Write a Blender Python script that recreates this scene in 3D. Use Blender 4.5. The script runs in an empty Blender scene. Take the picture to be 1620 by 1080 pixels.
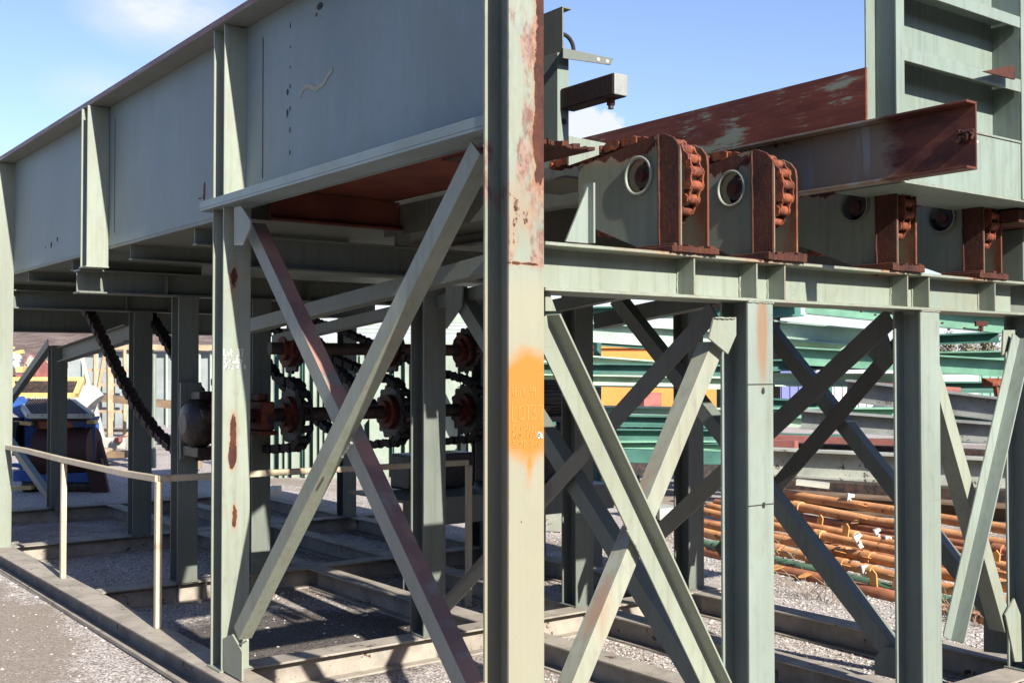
import bpy, bmesh, math, random
import numpy as np
from mathutils import Vector, Matrix
R = math.radians
random.seed(7)
rng = np.random.default_rng(7)

# ------------------------------------------------------------------ camera, sky, sun, exposure
EYE = Vector((0, 0, 1.67))
FPX, CX, CY = 1786.0, 810.0, 540.0          # focal length in pixels of the 1620x1080 photograph
PITCH = math.atan(40 / FPX); YAW = R(53.2)
FW = Vector((math.cos(YAW) * math.cos(PITCH), math.sin(YAW) * math.cos(PITCH), math.sin(PITCH)))
RT = Vector((math.sin(YAW), -math.cos(YAW), 0)); UP = RT.cross(FW)
sc = bpy.context.scene
cam = bpy.data.cameras.new("camera"); co = bpy.data.objects.new("camera", cam); sc.collection.objects.link(co)
cam.sensor_width = 36; cam.lens = 36 * FPX / 1620; cam.clip_end = 3000; cam.clip_start = .05
co.matrix_world = Matrix((( RT.x, UP.x, -FW.x, EYE.x), (RT.y, UP.y, -FW.y, EYE.y), (RT.z, UP.z, -FW.z, EYE.z), (0, 0, 0, 1)))
sc.camera = co
sc.view_settings.view_transform = 'Standard'; sc.view_settings.look = 'None'
sc.view_settings.exposure = 1.15; sc.view_settings.gamma = 1.0
sc.view_settings.use_curve_mapping = False
try:
    sc.cycles.max_bounces = 6; sc.cycles.diffuse_bounces = 1; sc.cycles.use_denoising = True
except Exception: pass

SUN = Vector((-.145, -1.72, 1.0)).normalized()            # towards the sun
el = math.asin(SUN.z); az = math.atan2(SUN.x, SUN.y)
world = bpy.data.worlds.new("World"); sc.world = world; world.use_nodes = True
wn = world.node_tree; wn.nodes.clear(); WL = wn.links
out = wn.nodes.new('ShaderNodeOutputWorld'); bg = wn.nodes.new('ShaderNodeBackground')
sky = wn.nodes.new('ShaderNodeTexSky'); sky.sky_type = 'NISHITA'; sky.sun_disc = False
sky.sun_elevation = el; sky.sun_rotation = az; sky.air_density = 1.0; sky.dust_density = .6; sky.ozone_density = 1.2
bg.inputs['Strength'].default_value = .081
tc = wn.nodes.new('ShaderNodeTexCoord')
def wmath(op, a, b=None, c=None):
    n = wn.nodes.new('ShaderNodeMath'); n.operation = op
    for i, v in enumerate((a, b, c)):
        if v is None: continue
        if isinstance(v, (int, float)): n.inputs[i].default_value = v
        else: WL.new(v, n.inputs[i])
    return n.outputs[0]
def sky_dir(px, py): return (FW + RT * ((px - CX) / FPX) - UP * ((py - CY) / FPX)).normalized()
# clouds: banks of vapour at fixed bearings in the sky, shaped by noise
nz = wn.nodes.new('ShaderNodeTexNoise'); nz.inputs['Scale'].default_value = 7; nz.inputs['Detail'].default_value = 9; nz.inputs['Roughness'].default_value = .62
mp = wn.nodes.new('ShaderNodeMapping'); mp.inputs['Scale'].default_value = (1, 1, 2.2)
WL.new(tc.outputs['Generated'], mp.inputs[0]); WL.new(mp.outputs[0], nz.inputs[0])
nz2 = wn.nodes.new('ShaderNodeTexNoise'); nz2.inputs['Scale'].default_value = 46; nz2.inputs['Detail'].default_value = 6
WL.new(tc.outputs['Generated'], nz2.inputs[0])
total = None
for (px, py, rad, wgt, puffy) in ((265, 10, .085, .50, 0), (350, 45, .045, .28, 0), (150, 142, .05, .22, 0), (922, 212, .030, 1.3, 1), (955, 228, .034, 1.3, 1), (1000, 245, .03, 1.1, 1)):
    d = sky_dir(px, py)
    sub = wn.nodes.new('ShaderNodeVectorMath'); sub.operation = 'SUBTRACT'; sub.inputs[1].default_value = d; WL.new(tc.outputs['Generated'], sub.inputs[0])
    sc_ = wn.nodes.new('ShaderNodeVectorMath'); sc_.operation = 'MULTIPLY'; sc_.inputs[1].default_value = (1, 1, 1 if puffy else 1.9); WL.new(sub.outputs[0], sc_.inputs[0])
    ln = wn.nodes.new('ShaderNodeVectorMath'); ln.operation = 'LENGTH'; WL.new(sc_.outputs[0], ln.inputs[0])
    f = wmath('SUBTRACT', 1.0, wmath('DIVIDE', ln.outputs['Value'], rad)); f = wmath('MAXIMUM', f, 0.0)
    if puffy:
        m = wmath('MULTIPLY', wmath('SUBTRACT', wmath('ADD', f, wmath('MULTIPLY', nz2.outputs[0], .8)), .55), 7.0)
        m = wmath('MULTIPLY', wmath('MINIMUM', wmath('MAXIMUM', m, 0), 1), wmath('MINIMUM', wmath('MULTIPLY', f, 50), 1))
    else:
        m = wmath('MULTIPLY', wmath('MULTIPLY', f, wmath('MAXIMUM', wmath('SUBTRACT', wmath('MULTIPLY', nz.outputs[0], 2.4), .75), 0)), wgt * 3.6)
    total = m if total is None else wmath('MAXIMUM', total, m)
# thin white bank along the horizon
sep = wn.nodes.new('ShaderNodeSeparateXYZ'); WL.new(tc.outputs['Generated'], sep.inputs[0])
hz = wmath('MULTIPLY', wmath('SUBTRACT', .10, sep.outputs['Z']), 12.0); hz = wmath('MINIMUM', wmath('MAXIMUM', hz, 0), 1)
hz = wmath('MULTIPLY', hz, wmath('MINIMUM', wmath('MAXIMUM', wmath('SUBTRACT', wmath('MULTIPLY', nz.outputs[0], 3.0), .5), .35), 1))
hz = wmath('MULTIPLY', hz, wmath('GREATER_THAN', sep.outputs['X'], .45))     # the bank lies low in the east only
total = wmath('MAXIMUM', total, hz)
total = wmath('MINIMUM', total, .93)
mix = wn.nodes.new('ShaderNodeMix'); mix.data_type = 'RGBA'
tint = wn.nodes.new('ShaderNodeMix'); tint.data_type = 'RGBA'; tint.blend_type = 'MULTIPLY'; tint.inputs['Factor'].default_value = 1; tint.inputs['B'].default_value = (1.0, 1.0, 1.2, 1)
WL.new(sky.outputs[0], tint.inputs['A']); WL.new(total, mix.inputs['Factor']); WL.new(tint.outputs['Result'], mix.inputs['A']); mix.inputs['B'].default_value = (5.15, 5.35, 6.1, 1)
WL.new(mix.outputs['Result'], bg.inputs[0]); WL.new(bg.outputs[0], out.inputs[0])

sl = bpy.data.lights.new("sun", 'SUN'); sl.energy = 5.0; sl.angle = R(.53); sl.color = (1, .955, .88)
so = bpy.data.objects.new("sun", sl); sc.collection.objects.link(so); so.rotation_euler = SUN.to_track_quat('Z', 'Y').to_euler(); so.location = (0, -5, 9)

# ------------------------------------------------------------------ helpers
def ray(px, py): return FW + RT * ((px - CX) / FPX) - UP * ((py - CY) / FPX)
def onX(px, py, X): r = ray(px, py); return EYE + r * ((X - EYE.x) / r.x)
def onY(px, py, Y): r = ray(px, py); return EYE + r * ((Y - EYE.y) / r.y)
def onZ(px, py, Z): r = ray(px, py); return EYE + r * ((Z - EYE.z) / r.z)
def far(px, py, depth): return EYE + ray(px, py) * depth

class MB:
    def __init__(s): s.v = []; s.f = []; s.smooth = []
    def add(s, vs, fs, smooth=False):
        n = len(s.v); s.v += [tuple(v) for v in vs]
        s.f += [tuple(i + n for i in f) for f in fs]; s.smooth += [smooth] * len(fs); return s
    def box(s, a, b):
        (x0, y0, z0), (x1, y1, z1) = a, b
        x0, x1 = min(x0, x1), max(x0, x1); y0, y1 = min(y0, y1), max(y0, y1); z0, z1 = min(z0, z1), max(z0, z1)
        return s.add([(x0,y0,z0),(x1,y0,z0),(x1,y1,z0),(x0,y1,z0),(x0,y0,z1),(x1,y0,z1),(x1,y1,z1),(x0,y1,z1)],
                     [(0,3,2,1),(4,5,6,7),(0,1,5,4),(1,2,6,5),(2,3,7,6),(3,0,4,7)])
    def prism(s, poly, off):
        """poly: planar list of Vectors; off: extrusion vector"""
        n = len(poly); off = Vector(off); vs = [Vector(p) for p in poly]; vs2 = [p + off for p in vs]
        nrm = Vector((0,0,0))
        for i in range(n): nrm += vs[i].cross(vs[(i+1) % n])
        a, b = (vs, vs2) if nrm.dot(off) < 0 else (vs2, vs)
        # a faces its own polygon normal outward
        return s.add(a + b, [tuple(range(n)), tuple(range(2*n-1, n-1, -1))] + [(i, n+i, n+(i+1) % n, (i+1) % n) for i in range(n)])
    def extr(s, sect, P1, P2, u, w):
        """2-D section (u,w) swept from P1 to P2"""
        P1 = Vector(P1); P2 = Vector(P2); u = Vector(u); w = Vector(w)
        return s.prism([P1 + u * a + w * b for a, b in sect], P2 - P1)
    def bar(s, P1, P2, a, b, up=(0,0,1)):
        P1 = Vector(P1); P2 = Vector(P2); d = (P2 - P1).normalized(); upv = Vector(up)
        if abs(d.dot(upv)) > .98: upv = Vector((0,1,0))
        u = d.cross(upv).normalized(); w = u.cross(d).normalized()
        return s.extr([(-a/2,-b/2),(a/2,-b/2),(a/2,b/2),(-a/2,b/2)], P1, P2, u, w)
    def tube(s, pts, r, n=10, caps=True):
        pts = [Vector(p) for p in pts]; rings = []; rr = r if isinstance(r, (list, tuple)) else [r]*len(pts)
        up = Vector((0,0,1))
        for i, p in enumerate(pts):
            d = (pts[min(i+1, len(pts)-1)] - pts[max(i-1, 0)]).normalized()
            ref = up if abs(d.dot(up)) < .95 else Vector((1,0,0))
            u = d.cross(ref).normalized(); w = u.cross(d).normalized()
            rings.append([p + u*math.cos(2*math.pi*k/n)*rr[i] + w*math.sin(2*math.pi*k/n)*rr[i] for k in range(n)])
        vs = [v for ring in rings for v in ring]; fs = []
        for i in range(len(pts)-1):
            for k in range(n): fs.append((i*n+k, (i+1)*n+k, (i+1)*n+(k+1)%n, i*n+(k+1)%n))
        s.add(vs, fs, True)
        if caps: s.add(rings[0], [tuple(range(n))]); s.add(rings[-1], [tuple(range(n-1,-1,-1))])
        return s
    def build(s, name, mat, parent=None, bevel=0):
        me = bpy.data.meshes.new(name); me.from_pydata(s.v, [], s.f); me.update()
        me.polygons.foreach_set('use_smooth', s.smooth)
        if isinstance(mat, str): mat = M[mat]
        me.materials.append(mat)
        bm = bmesh.new(); bm.from_mesh(me); bmesh.ops.recalc_face_normals(bm, faces=bm.faces[:]); bm.to_mesh(me); bm.free()
        o = bpy.data.objects.new(name, me); sc.collection.objects.link(o)
        if parent is not None:
            o.parent = parent; o.matrix_parent_inverse = parent_world(parent).inverted()
        if bevel:
            m = o.modifiers.new('bevel', 'BEVEL'); m.width = bevel; m.segments = 2; m.limit_method = 'ANGLE'; m.angle_limit = R(40)
        return o
def parent_world(p):
    m = Matrix.LocRotScale(p.location, p.rotation_euler, p.scale)
    if p.parent is not None: m = parent_world(p.parent) @ p.matrix_parent_inverse @ m
    return m
def thing(name, label, cat, loc=(0,0,0), group=None):
    o = bpy.data.objects.new(name, None); sc.collection.objects.link(o); o.location = loc; o.empty_display_size = .2
    o['label'] = label; o['category'] = cat
    if group: o['group'] = group
    return o
def tag(o, label, cat, group=None):
    o['label'] = label; o['category'] = cat
    if group: o['group'] = group
    return o

# ------------------------------------------------------------------ materials
M = {}
class NT:
    def __init__(s, name):
        s.m = bpy.data.materials.new(name); s.m.use_nodes = True; s.t = s.m.node_tree; s.n = s.t.nodes; s.l = s.t.links
        s.b = s.n['Principled BSDF']; s.geo = s.n.new('ShaderNodeNewGeometry'); s.pos = s.geo.outputs['Position']; M[name] = s.m
    def put(s, v, sock):
        if isinstance(v, (int, float)): sock.default_value = v
        elif isinstance(v, (tuple, list)): sock.default_value = tuple(v) + ((1,) if len(v) == 3 and len(sock.default_value) == 4 else ())
        else: s.l.new(v, sock)
    def math(s, op, a, b=None, c=None, clamp=False):
        n = s.n.new('ShaderNodeMath'); n.operation = op; n.use_clamp = clamp
        for i, v in enumerate((a, b, c)):
            if v is not None: s.put(v, n.inputs[i])
        return n.outputs[0]
    def noise(s, scale=(1,1,1), k=1.0, detail=5, rough=.6, off=(0,0,0), dist=0):
        mp = s.n.new('ShaderNodeMapping'); mp.inputs['Scale'].default_value = tuple(q*k for q in scale); mp.inputs['Location'].default_value = off
        s.l.new(s.pos, mp.inputs[0]); n = s.n.new('ShaderNodeTexNoise'); n.inputs['Scale'].default_value = 1; n.inputs['Detail'].default_value = detail
        n.inputs['Roughness'].default_value = rough; n.inputs['Distortion'].default_value = dist; s.l.new(mp.outputs[0], n.inputs[0]); return n.outputs[0]
    def ramp(s, x, lo, hi):
        n = s.n.new('ShaderNodeMapRange'); n.interpolation_type = 'SMOOTHSTEP'; s.put(x, n.inputs[0]); n.inputs[1].default_value = lo; n.inputs[2].default_value = hi; return n.outputs[0]
    def mix(s, f, a, b):
        n = s.n.new('ShaderNodeMix'); n.data_type = 'RGBA'; s.put(f, n.inputs['Factor']); s.put(a, n.inputs['A']); s.put(b, n.inputs['B']); return n.outputs['Result']
    def blob(s, c, r):
        a = s.n.new('ShaderNodeVectorMath'); a.operation = 'SUBTRACT'; s.l.new(s.pos, a.inputs[0]); a.inputs[1].default_value = tuple(c)
        d = s.n.new('ShaderNodeVectorMath'); d.operation = 'DIVIDE'; s.l.new(a.outputs[0], d.inputs[0]); d.inputs[1].default_value = tuple(r)
        l = s.n.new('ShaderNodeVectorMath'); l.operation = 'LENGTH'; s.l.new(d.outputs[0], l.inputs[0])
        return s.math('SUBTRACT', 1.0, l.outputs['Value'])          # 1 at the centre, 0 at the rim, negative outside
    def finish(s, col, rough=.6, bump=None, bs=.3, bd=.002, spec=.4, metal=0):
        g_ = s.n.new('ShaderNodeMix'); g_.data_type = 'RGBA'; g_.blend_type = 'MULTIPLY'; g_.inputs['Factor'].default_value = 1; s.put(col, g_.inputs['A']); g_.inputs['B'].default_value = (.69, .685, .67, 1); col = g_.outputs['Result']   # every base colour scaled down alike, against the exposure, to deepen shade
        s.put(col, s.b.inputs['Base Color']); s.put(rough, s.b.inputs['Roughness']); s.b.inputs['Specular IOR Level'].default_value = spec; s.b.inputs['Metallic'].default_value = metal
        if bump is not None:
            b = s.n.new('ShaderNodeBump'); b.inputs['Strength'].default_value = bs; b.inputs['Distance'].default_value = bd; s.put(bump, b.inputs['Height']); s.l.new(b.outputs[0], s.b.inputs['Normal'])
        return s.m

RUST_D = (.048, .014, .010); RUST_M = (.10, .029, .015); RUST_O = (.24, .078, .026)
def rust_col(t, off=(3,1,2)):
    a = t.noise((9,9,5), 1, 8, .7, off); b = t.noise((60,60,30), 1, 4, .7, off)
    c = t.mix(t.ramp(a, .35, .62), RUST_D, RUST_M)
    return t.mix(t.math('MULTIPLY', t.ramp(b, .5, .8), .55), c, RUST_O)
PK = .72
def paint(name, base, rust=.0, blobs=(), stain=.3, fade=.3, dirt=.38, extra=None, streak=.5, rough=.5):
    """old oxidised paint; rust 0..1 sets how much of it has broken through, blobs place the patches"""
    t = NT(name); base = tuple(c*PK for c in base)
    tintn = t.noise((4.5,4.5,2.6), 1, 7, .68, (random.random()*9,)*3)
    big = t.noise((1.1,1.1,.8), 1, 5, .6, (random.random()*9,)*3); fine = t.noise((26,26,9), 1, 6, .7); run = t.noise((34,34,1.1), 1, 5, .65); grit = t.noise((190,190,150), 1, 3, .6)
    dark = tuple(c*(1-.62*fade) for c in base); lite = tuple(min(1, c*(1+.30*fade)) for c in base)
    col = t.mix(t.ramp(big, .3, .7), dark, lite)
    col = t.mix(t.math('MULTIPLY', t.ramp(tintn, .46, .62), .42), col, tuple(c*k for c, k in zip(base, (.90,.86,.78)))); col = t.mix(t.math('MULTIPLY', t.ramp(tintn, .42, .34), .5), col, tuple(c*k for c, k in zip(base, (.80,.92,1.0))))
    col = t.mix(t.math('MULTIPLY', t.ramp(run, .45, .72), streak), col, tuple(c*k for c, k in zip(base, (.66,.62,.55))))
    col = t.mix(t.math('MULTIPLY', t.ramp(fine, .52, .8), dirt), col, (.13,.10,.075))
    if extra: col = extra(t, col)
    scr = t.noise((3,3,150), 1, 3, .5, (9,9,1), 1.5); col = t.mix(t.math('MULTIPLY', t.ramp(scr, .70, .74), .30), col, (.10,.085,.07))
    chip = t.noise((55,55,40), 1, 4, .6, (2,9,4)); col = t.mix(t.ramp(chip, .735, .75), col, (.07,.03,.02))
    brk = t.noise((14,14,10), 1, 10, .72, (5,2,8))
    brk2 = t.noise((3,3,2.2), 1, 6, .6, (1,7,3))
    f = t.math('ADD', t.math('MULTIPLY', brk, .62), t.math('MULTIPLY', brk2, .38))
    tot = t.math('ADD', f, rust)
    for (c, r, w) in blobs:
        bl = t.math('MULTIPLY', t.math('MAXIMUM', t.blob(c, r), 0.0), w); tot = t.math('ADD', tot, bl)
    bv = t.n.new('ShaderNodeBevel'); bv.samples = 3; bv.inputs['Radius'].default_value = .006
    dt = t.n.new('ShaderNodeVectorMath'); dt.operation = 'DOT_PRODUCT'; t.l.new(bv.outputs[0], dt.inputs[0]); t.l.new(t.geo.outputs['True Normal'], dt.inputs[1])
    edge = t.ramp(t.math('SUBTRACT', 1.0, dt.outputs['Value']), .02, .22); tot = t.math('ADD', tot, t.math('MULTIPLY', edge, .24+rust*.8))
    halo = t.ramp(tot, .56, .80); core = t.ramp(tot, .745, .77)
    col = t.mix(t.math('MULTIPLY', halo, stain), col, (.42,.20,.09))
    col = t.mix(core, col, rust_col(t))
    rg = t.math('ADD', rough, t.math('MULTIPLY', core, .35))
    h = t.math('ADD', t.math('MULTIPLY', core, -.5), t.math('ADD', t.math('MULTIPLY', grit, .25), t.math('MULTIPLY', fine, .35)))
    return t.finish(col, rg, h, .35, .0025)
GREEN = (.40, .475, .415)
# blobs on the near columns: heights and sides where the photograph shows the scale
def stainY(t, col):       # warm run-off stain on the lower half of the near corner column and sprayed orange patch
    z = t.n.new('ShaderNodeSeparateXYZ'); t.l.new(t.pos, z.inputs[0])
    bl_ = t.noise((5,5,3.5), 1, 8, .7, (6,1,6)); col = t.mix(t.math('MULTIPLY', t.ramp(bl_, .48, .62), .5), col, (.21,.24,.20))
    n = t.noise((18,18,2), 1, 5, .6); cream = t.math('MULTIPLY', t.ramp(z.outputs['Z'], 2.02, 1.9), t.math('ADD', .45, t.math('MULTIPLY', n, .5)))
    col = t.mix(cream, col, (.375,.345,.245))
    pk = t.ramp(t.math('ADD', t.noise((7,7,3), 1, 6, .65, (2,2,2)), t.math('MULTIPLY', t.ramp(z.outputs['X'], 2.22, 2.34), .14)), .56, .66)
    pk = t.math('MULTIPLY', pk, t.ramp(z.outputs['Z'], 1.98, 2.02)); pf = t.noise((40,40,22), 1, 8, .75, (1,5,5)); col = t.mix(t.math('MULTIPLY', pk, .8), col, t.mix(t.ramp(pf, .44, .56), (.36,.20,.16), (.17,.055,.04)))
    wob = t.math('MULTIPLY', t.math('SUBTRACT', t.noise((9,9,9), 1, 6, .6), .5), .5)
    b = t.blob((2.275,2.958,1.54), (.135,.035,.205)); b2 = t.blob((2.285,2.958,1.36), (.022,.03,.09)); b = t.math('MAXIMUM', b, t.math('MULTIPLY', b2, .30))
    return t.mix(t.ramp(t.math('ADD', b, wob), -.06, .30), col, (.47,.205,.035))
def orange_stain(c, r, w=.6, colr=(.42,.20,.105)):
    def f(t, col):
        for cc, rr in zip(c, r):
            n = t.noise((30,30,6), 1, 5, .6); b = t.math('MAXIMUM', t.blob(cc, rr), 0.0)
            col = t.mix(t.math('MULTIPLY', t.ramp(t.math('ADD', b, t.math('MULTIPLY', t.math('SUBTRACT', n, .5), .4)), .0, .6), w), col, colr)
        return col
    return f
paint('paint_corner', (.43,.475,.38), -.02, [((2.34,2.958,2.75),(.055,.03,.6),.46),((2.33,2.958,2.45),(.06,.03,.25),.32),((2.27,2.958,2.15),(.12,.05,.22),.27),((2.22,2.958,2.1),(.03,.03,.3),.2),((2.27,2.96,2.01),(.2,.1,.012),.3),((2.20,3.0,2.2),(.012,.12,1.2),.16),((2.27,3.05,.9),(.012,.05,.7),.35)], extra=stainY, stain=.5)
C1B = [((2.285,5.397,2.13),(.055,.05,.20),.46),((2.35,5.40,2.13),(.04,.05,.10),.30),((2.285,5.397,1.33),(.035,.05,.22),.50),((2.275,5.397,1.2),(.045,.05,.10),.36),((2.295,5.397,.92),(.032,.05,.14),.48),((2.25,5.45,.95),(.03,.12,.12),.3),((2.22,5.54,2.3),(.02,.04,.5),.24),((2.24,5.47,1.33),(.02,.12,.16),.28)]
paint('paint_column', (.47,.525,.43), -.06, C1B, stain=.6)
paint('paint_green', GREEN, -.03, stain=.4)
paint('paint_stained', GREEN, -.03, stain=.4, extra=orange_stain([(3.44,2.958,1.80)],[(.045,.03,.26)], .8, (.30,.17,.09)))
paint('paint_shade', (.27,.305,.265), 0.0, stain=.3, dirt=.4)  # darker copy of the green, with the shade under the deck in its colour
paint('paint_girder', (.315,.405,.425), -.06, [((2.345,5.95,2.62),(.02,.035,.14),.55),((2.345,6.02,2.60),(.02,.09,.02),.45),((2.345,4.62,3.27),(.02,.03,.02),.6),((2.345,4.92,2.97),(.02,.012,.02),.6),((2.345,4.92,2.86),(.02,.012,.02),.6),((2.345,9.0,2.62),(.02,.02,.03),.6),((2.345,9.2,2.6),(.02,.02,.03),.6),((2.345,4.0,3.18),(.02,.02,.03),.35),((2.345,7.3,3.2),(.02,.03,.02),.35)], stain=.25, fade=.3, streak=.12, dirt=.15)
def crown(t, col):
    n = t.noise((30,2,30), 1, 6, .7, (1,1,4)); g = t.n.new('ShaderNodeSeparateXYZ'); t.l.new(t.geo.outputs['Normal'], g.inputs[0]); return t.mix(t.math('MULTIPLY', t.ramp(n, .36, .50), t.ramp(t.math('MULTIPLY', g.outputs['X'], -1.0), .4, .8)), col, (.13,.05,.04))
paint('paint_flange', (.33,.36,.34), .04, extra=crown)
paint('paint_brace', (.47,.515,.41), -.05, stain=.5)
paint('paint_brace_rusty', (.50,.52,.41), -.03, extra=orange_stain([(2.80,3.08,1.40),(2.66,3.06,.9)],[(.22,.05,.5),(.10,.05,.35)], .6), stain=.6)
def purple(t, col):
    n = t.noise((6,6,6), 1, 6, .65); g = t.n.new('ShaderNodeSeparateXYZ'); t.l.new(t.geo.outputs['Normal'], g.inputs[0])
    f = t.math('MULTIPLY', t.ramp(g.outputs['X'], -.6, -.2), t.ramp(n, .30, .52)); n2 = t.noise((3,3,3), 1, 4, .5, (4,4,4))
    return t.mix(t.math('MULTIPLY', f, .85), col, t.mix(t.ramp(n2, .4, .6), (.24,.12,.105), (.46,.23,.17)))
paint('paint_brace_primer', (.42,.45,.40), -.01, extra=purple)
paint('paint_beam', (.44,.505,.41), .03, [((x,3.0,2.09),(.3,.3,.035),.25) for x in (2.9,3.4,4.3,5.0)], stain=.7, dirt=.4)
paint('paint_guide', (.36,.41,.32), .055, [((x,3.25,2.515),(.03,.38,.075),.46) for x in (2.98,3.5,4.32,5.01)] + [((x,2.98,2.3),(.05,.05,.4),.30) for x in (2.98,3.5,4.32,5.01)], stain=.5)
def outer(t, col):
    z = t.n.new('ShaderNodeSeparateXYZ'); t.l.new(t.pos, z.inputs[0]); n = t.noise((9,9,6), 1, 7, .7)
    f = t.ramp(t.math('ADD', z.outputs['Y'], t.math('MULTIPLY', n, .16)), 3.12, 3.03); return t.mix(f, col, (.16,.05,.022))
paint('paint_guide_rusty', (.34,.33,.24), .08, stain=.8, extra=outer)
t = NT('rust'); h = t.noise((80,80,80), 1, 6, .7); t.finish(rust_col(t), .9, h, .6, .004)
t = NT('rust_chain'); h = t.noise((120,120,120), 1, 6, .7); t.finish(t.mix(t.ramp(t.noise((20,20,20)), .4, .6), (.14,.036,.02), (.33,.09,.035)), .8, h, .6, .003)
def channel_fade(t, col):
    z = t.n.new('ShaderNodeSeparateXYZ'); t.l.new(t.pos, z.inputs[0]); n = t.noise((5,5,14), 1, 8, .7)
    f = t.ramp(t.math('ADD', z.outputs['Y'], t.math('MULTIPLY', n, .22)), 2.79, 2.70)
    n2 = t.noise((3,9,1.2), 1, 6, .6, (4,4,4)); col = t.mix(t.math('MULTIPLY', t.ramp(n2, .44, .52), .75), col, (.24,.17,.11))
    return t.mix(f, col, t.mix(t.ramp(n, .4, .62), (.075,.021,.017), (.15,.043,.027)))
paint('paint_channel', (.42,.44,.44), .02, [((3.82,3.2,2.40),(.1,1.6,.05),.26),((3.82,3.1,2.62),(.1,.5,.05),.2)], extra=channel_fade)
def guard(t, col):
    n = t.noise((4,3.2,26), 1, 8, .75, (0,2,1)); n2 = t.noise((2,2.1,.5), 1, 4, .6, (3,8,1))
    f = t.ramp(t.math('ADD', t.math('MULTIPLY', n, .55), t.math('MULTIPLY', n2, .45)), .60, .55)
    z = t.n.new('ShaderNodeSeparateXYZ'); t.l.new(t.pos, z.inputs[0]); f = t.math('MULTIPLY', f, t.ramp(t.math('ADD', z.outputs['Y'], t.math('MULTIPLY', n, .8)), 5.15, 5.0))
    return t.mix(f, (.33,.36,.27), t.mix(t.ramp(n, .3, .7), (.14,.034,.02), (.26,.072,.036)))
paint('paint_guard', (.40,.44,.33), 0.0, extra=guard)
paint('paint_panel', (.36,.45,.39), -.01, stain=.7)
paint('paint_inner_shade', (.19,.185,.155), .0, stain=.3, dirt=.5)  # brownish paint darkened to carry the shade on inner braces and plate
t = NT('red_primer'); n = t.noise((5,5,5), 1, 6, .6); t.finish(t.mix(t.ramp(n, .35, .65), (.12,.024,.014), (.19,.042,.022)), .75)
t = NT('dark_steel'); n = t.noise((14,14,14), 1, 6, .7); t.finish(t.mix(t.ramp(n, .4, .6), (.03,.03,.032), (.10,.06,.045)), .55, n, .4, .004)
t = NT('grease'); n = t.noise((30,30,30), 1, 6, .7); t.finish(t.mix(t.ramp(n, .4, .65), (.010,.010,.011), (.05,.03,.02)), .35, n, .7, .01)
t = NT('orange_hub'); n = t.noise((22,22,22), 1, 6, .7); t.finish(t.mix(t.ramp(n, .45, .6), (.19,.032,.014), (.015,.008,.007)), .6, n, .4, .004)
paint('rail_cream', (1.0,.86,.62), .055, [((2.31,6.53,.62),(.05,.05,.05),.3)], stain=.75, dirt=.3)
def flat(name, col, rough=.6, var=.25, k=6, rust=None):
    t = NT(name); n = t.noise((k,k,k), 1, 7, .65); n2 = t.noise((k*7,k*7,k*2), 1, 5, .7, (3,3,3)); c = t.mix(t.ramp(n, .3, .7), tuple(v*(1-var) for v in col), tuple(min(1, v*(1+var*.5)) for v in col))
    c = t.mix(t.math('MULTIPLY', t.ramp(n2, .52, .75), .35), c, tuple(v*.55 for v in col))
    if rust: c = t.mix(t.ramp(t.noise((k*2,)*3, 1, 8, .75, (7,1,1)), rust, rust+.03), c, rust_col(t))
    return t.finish(c, rough, n2, .3, .004)
flat('chain_dark', (.055,.028,.022), .7, .3, 20); flat('chain_black', (.025,.022,.022), .7, .3, 20)
flat('chalk', (.85,.85,.83), .9, .1); flat('scribe', (.74,.37,.09), .8, .1); flat('mark_dark', (.03,.03,.03), .8, .1)
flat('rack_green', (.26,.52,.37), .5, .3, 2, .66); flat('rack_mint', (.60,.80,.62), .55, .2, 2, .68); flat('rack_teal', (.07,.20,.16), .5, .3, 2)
flat('container_orange', (.85,.30,.06), .5, .12, 1.5); flat('container_blue', (.20,.22,.48), .5, .15, 1.5); flat('container_navy', (.06,.08,.2), .5, .2, 1.5)
flat('white_sheet', (.75,.74,.72), .5, .1, 1.0); flat('steel_grey', (.33,.34,.32), .5, .3, 3, .60); flat('steel_pale', (.55,.57,.49), .5, .25, 3, .58)
flat('pipe_rust', (1.0,.42,.17), .75, .35, 4, .60); flat('pipe_brown', (.62,.24,.12), .8, .4, 4); flat('lug_orange', (.95,.43,.12), .6, .2, 5); flat('pipe_green', (.15,.27,.16), .6, .3, 4, .55)
flat('machine_blue', (.04,.13,.45), .45, .3, 4, .64); flat('machine_yellow', (.80,.58,.22), .5, .2, 4, .66); flat('drum_rust', (.07,.025,.02), .7, .3, 3); flat('dark_rubber', (.02,.02,.02), .8, .2)
flat('timber', (.50,.38,.24), .8, .3, 5); flat('timber_dark', (.24,.16,.10), .8, .3, 5); flat('concrete', (.55,.52,.46), .85, .15, 3); flat('slat_pale', (.40,.47,.39), .5, .15, 2); flat('panel_grey', (.36,.40,.40), .6, .2, 2)
flat('motor_grey', (.13,.115,.10), .6, .3, 12); flat('scrap_red', (.36,.13,.11), .8, .35, 3); flat('white_tank', (.75,.73,.66), .4, .1, 3); flat('bark', (.16,.12,.09), .9, .3, 8)
flat('lilac_cloth', (.60,.62,.75), .8, .2, 6)
t = NT('leaf'); n = t.noise((1.5,1.5,1.5), 1, 4, .6); t.finish(t.mix(t.ramp(n, .35, .65), (.16,.17,.10), (.34,.31,.21)), .8)
t = NT('twig'); t.finish((.42,.33,.24), .8)
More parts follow.
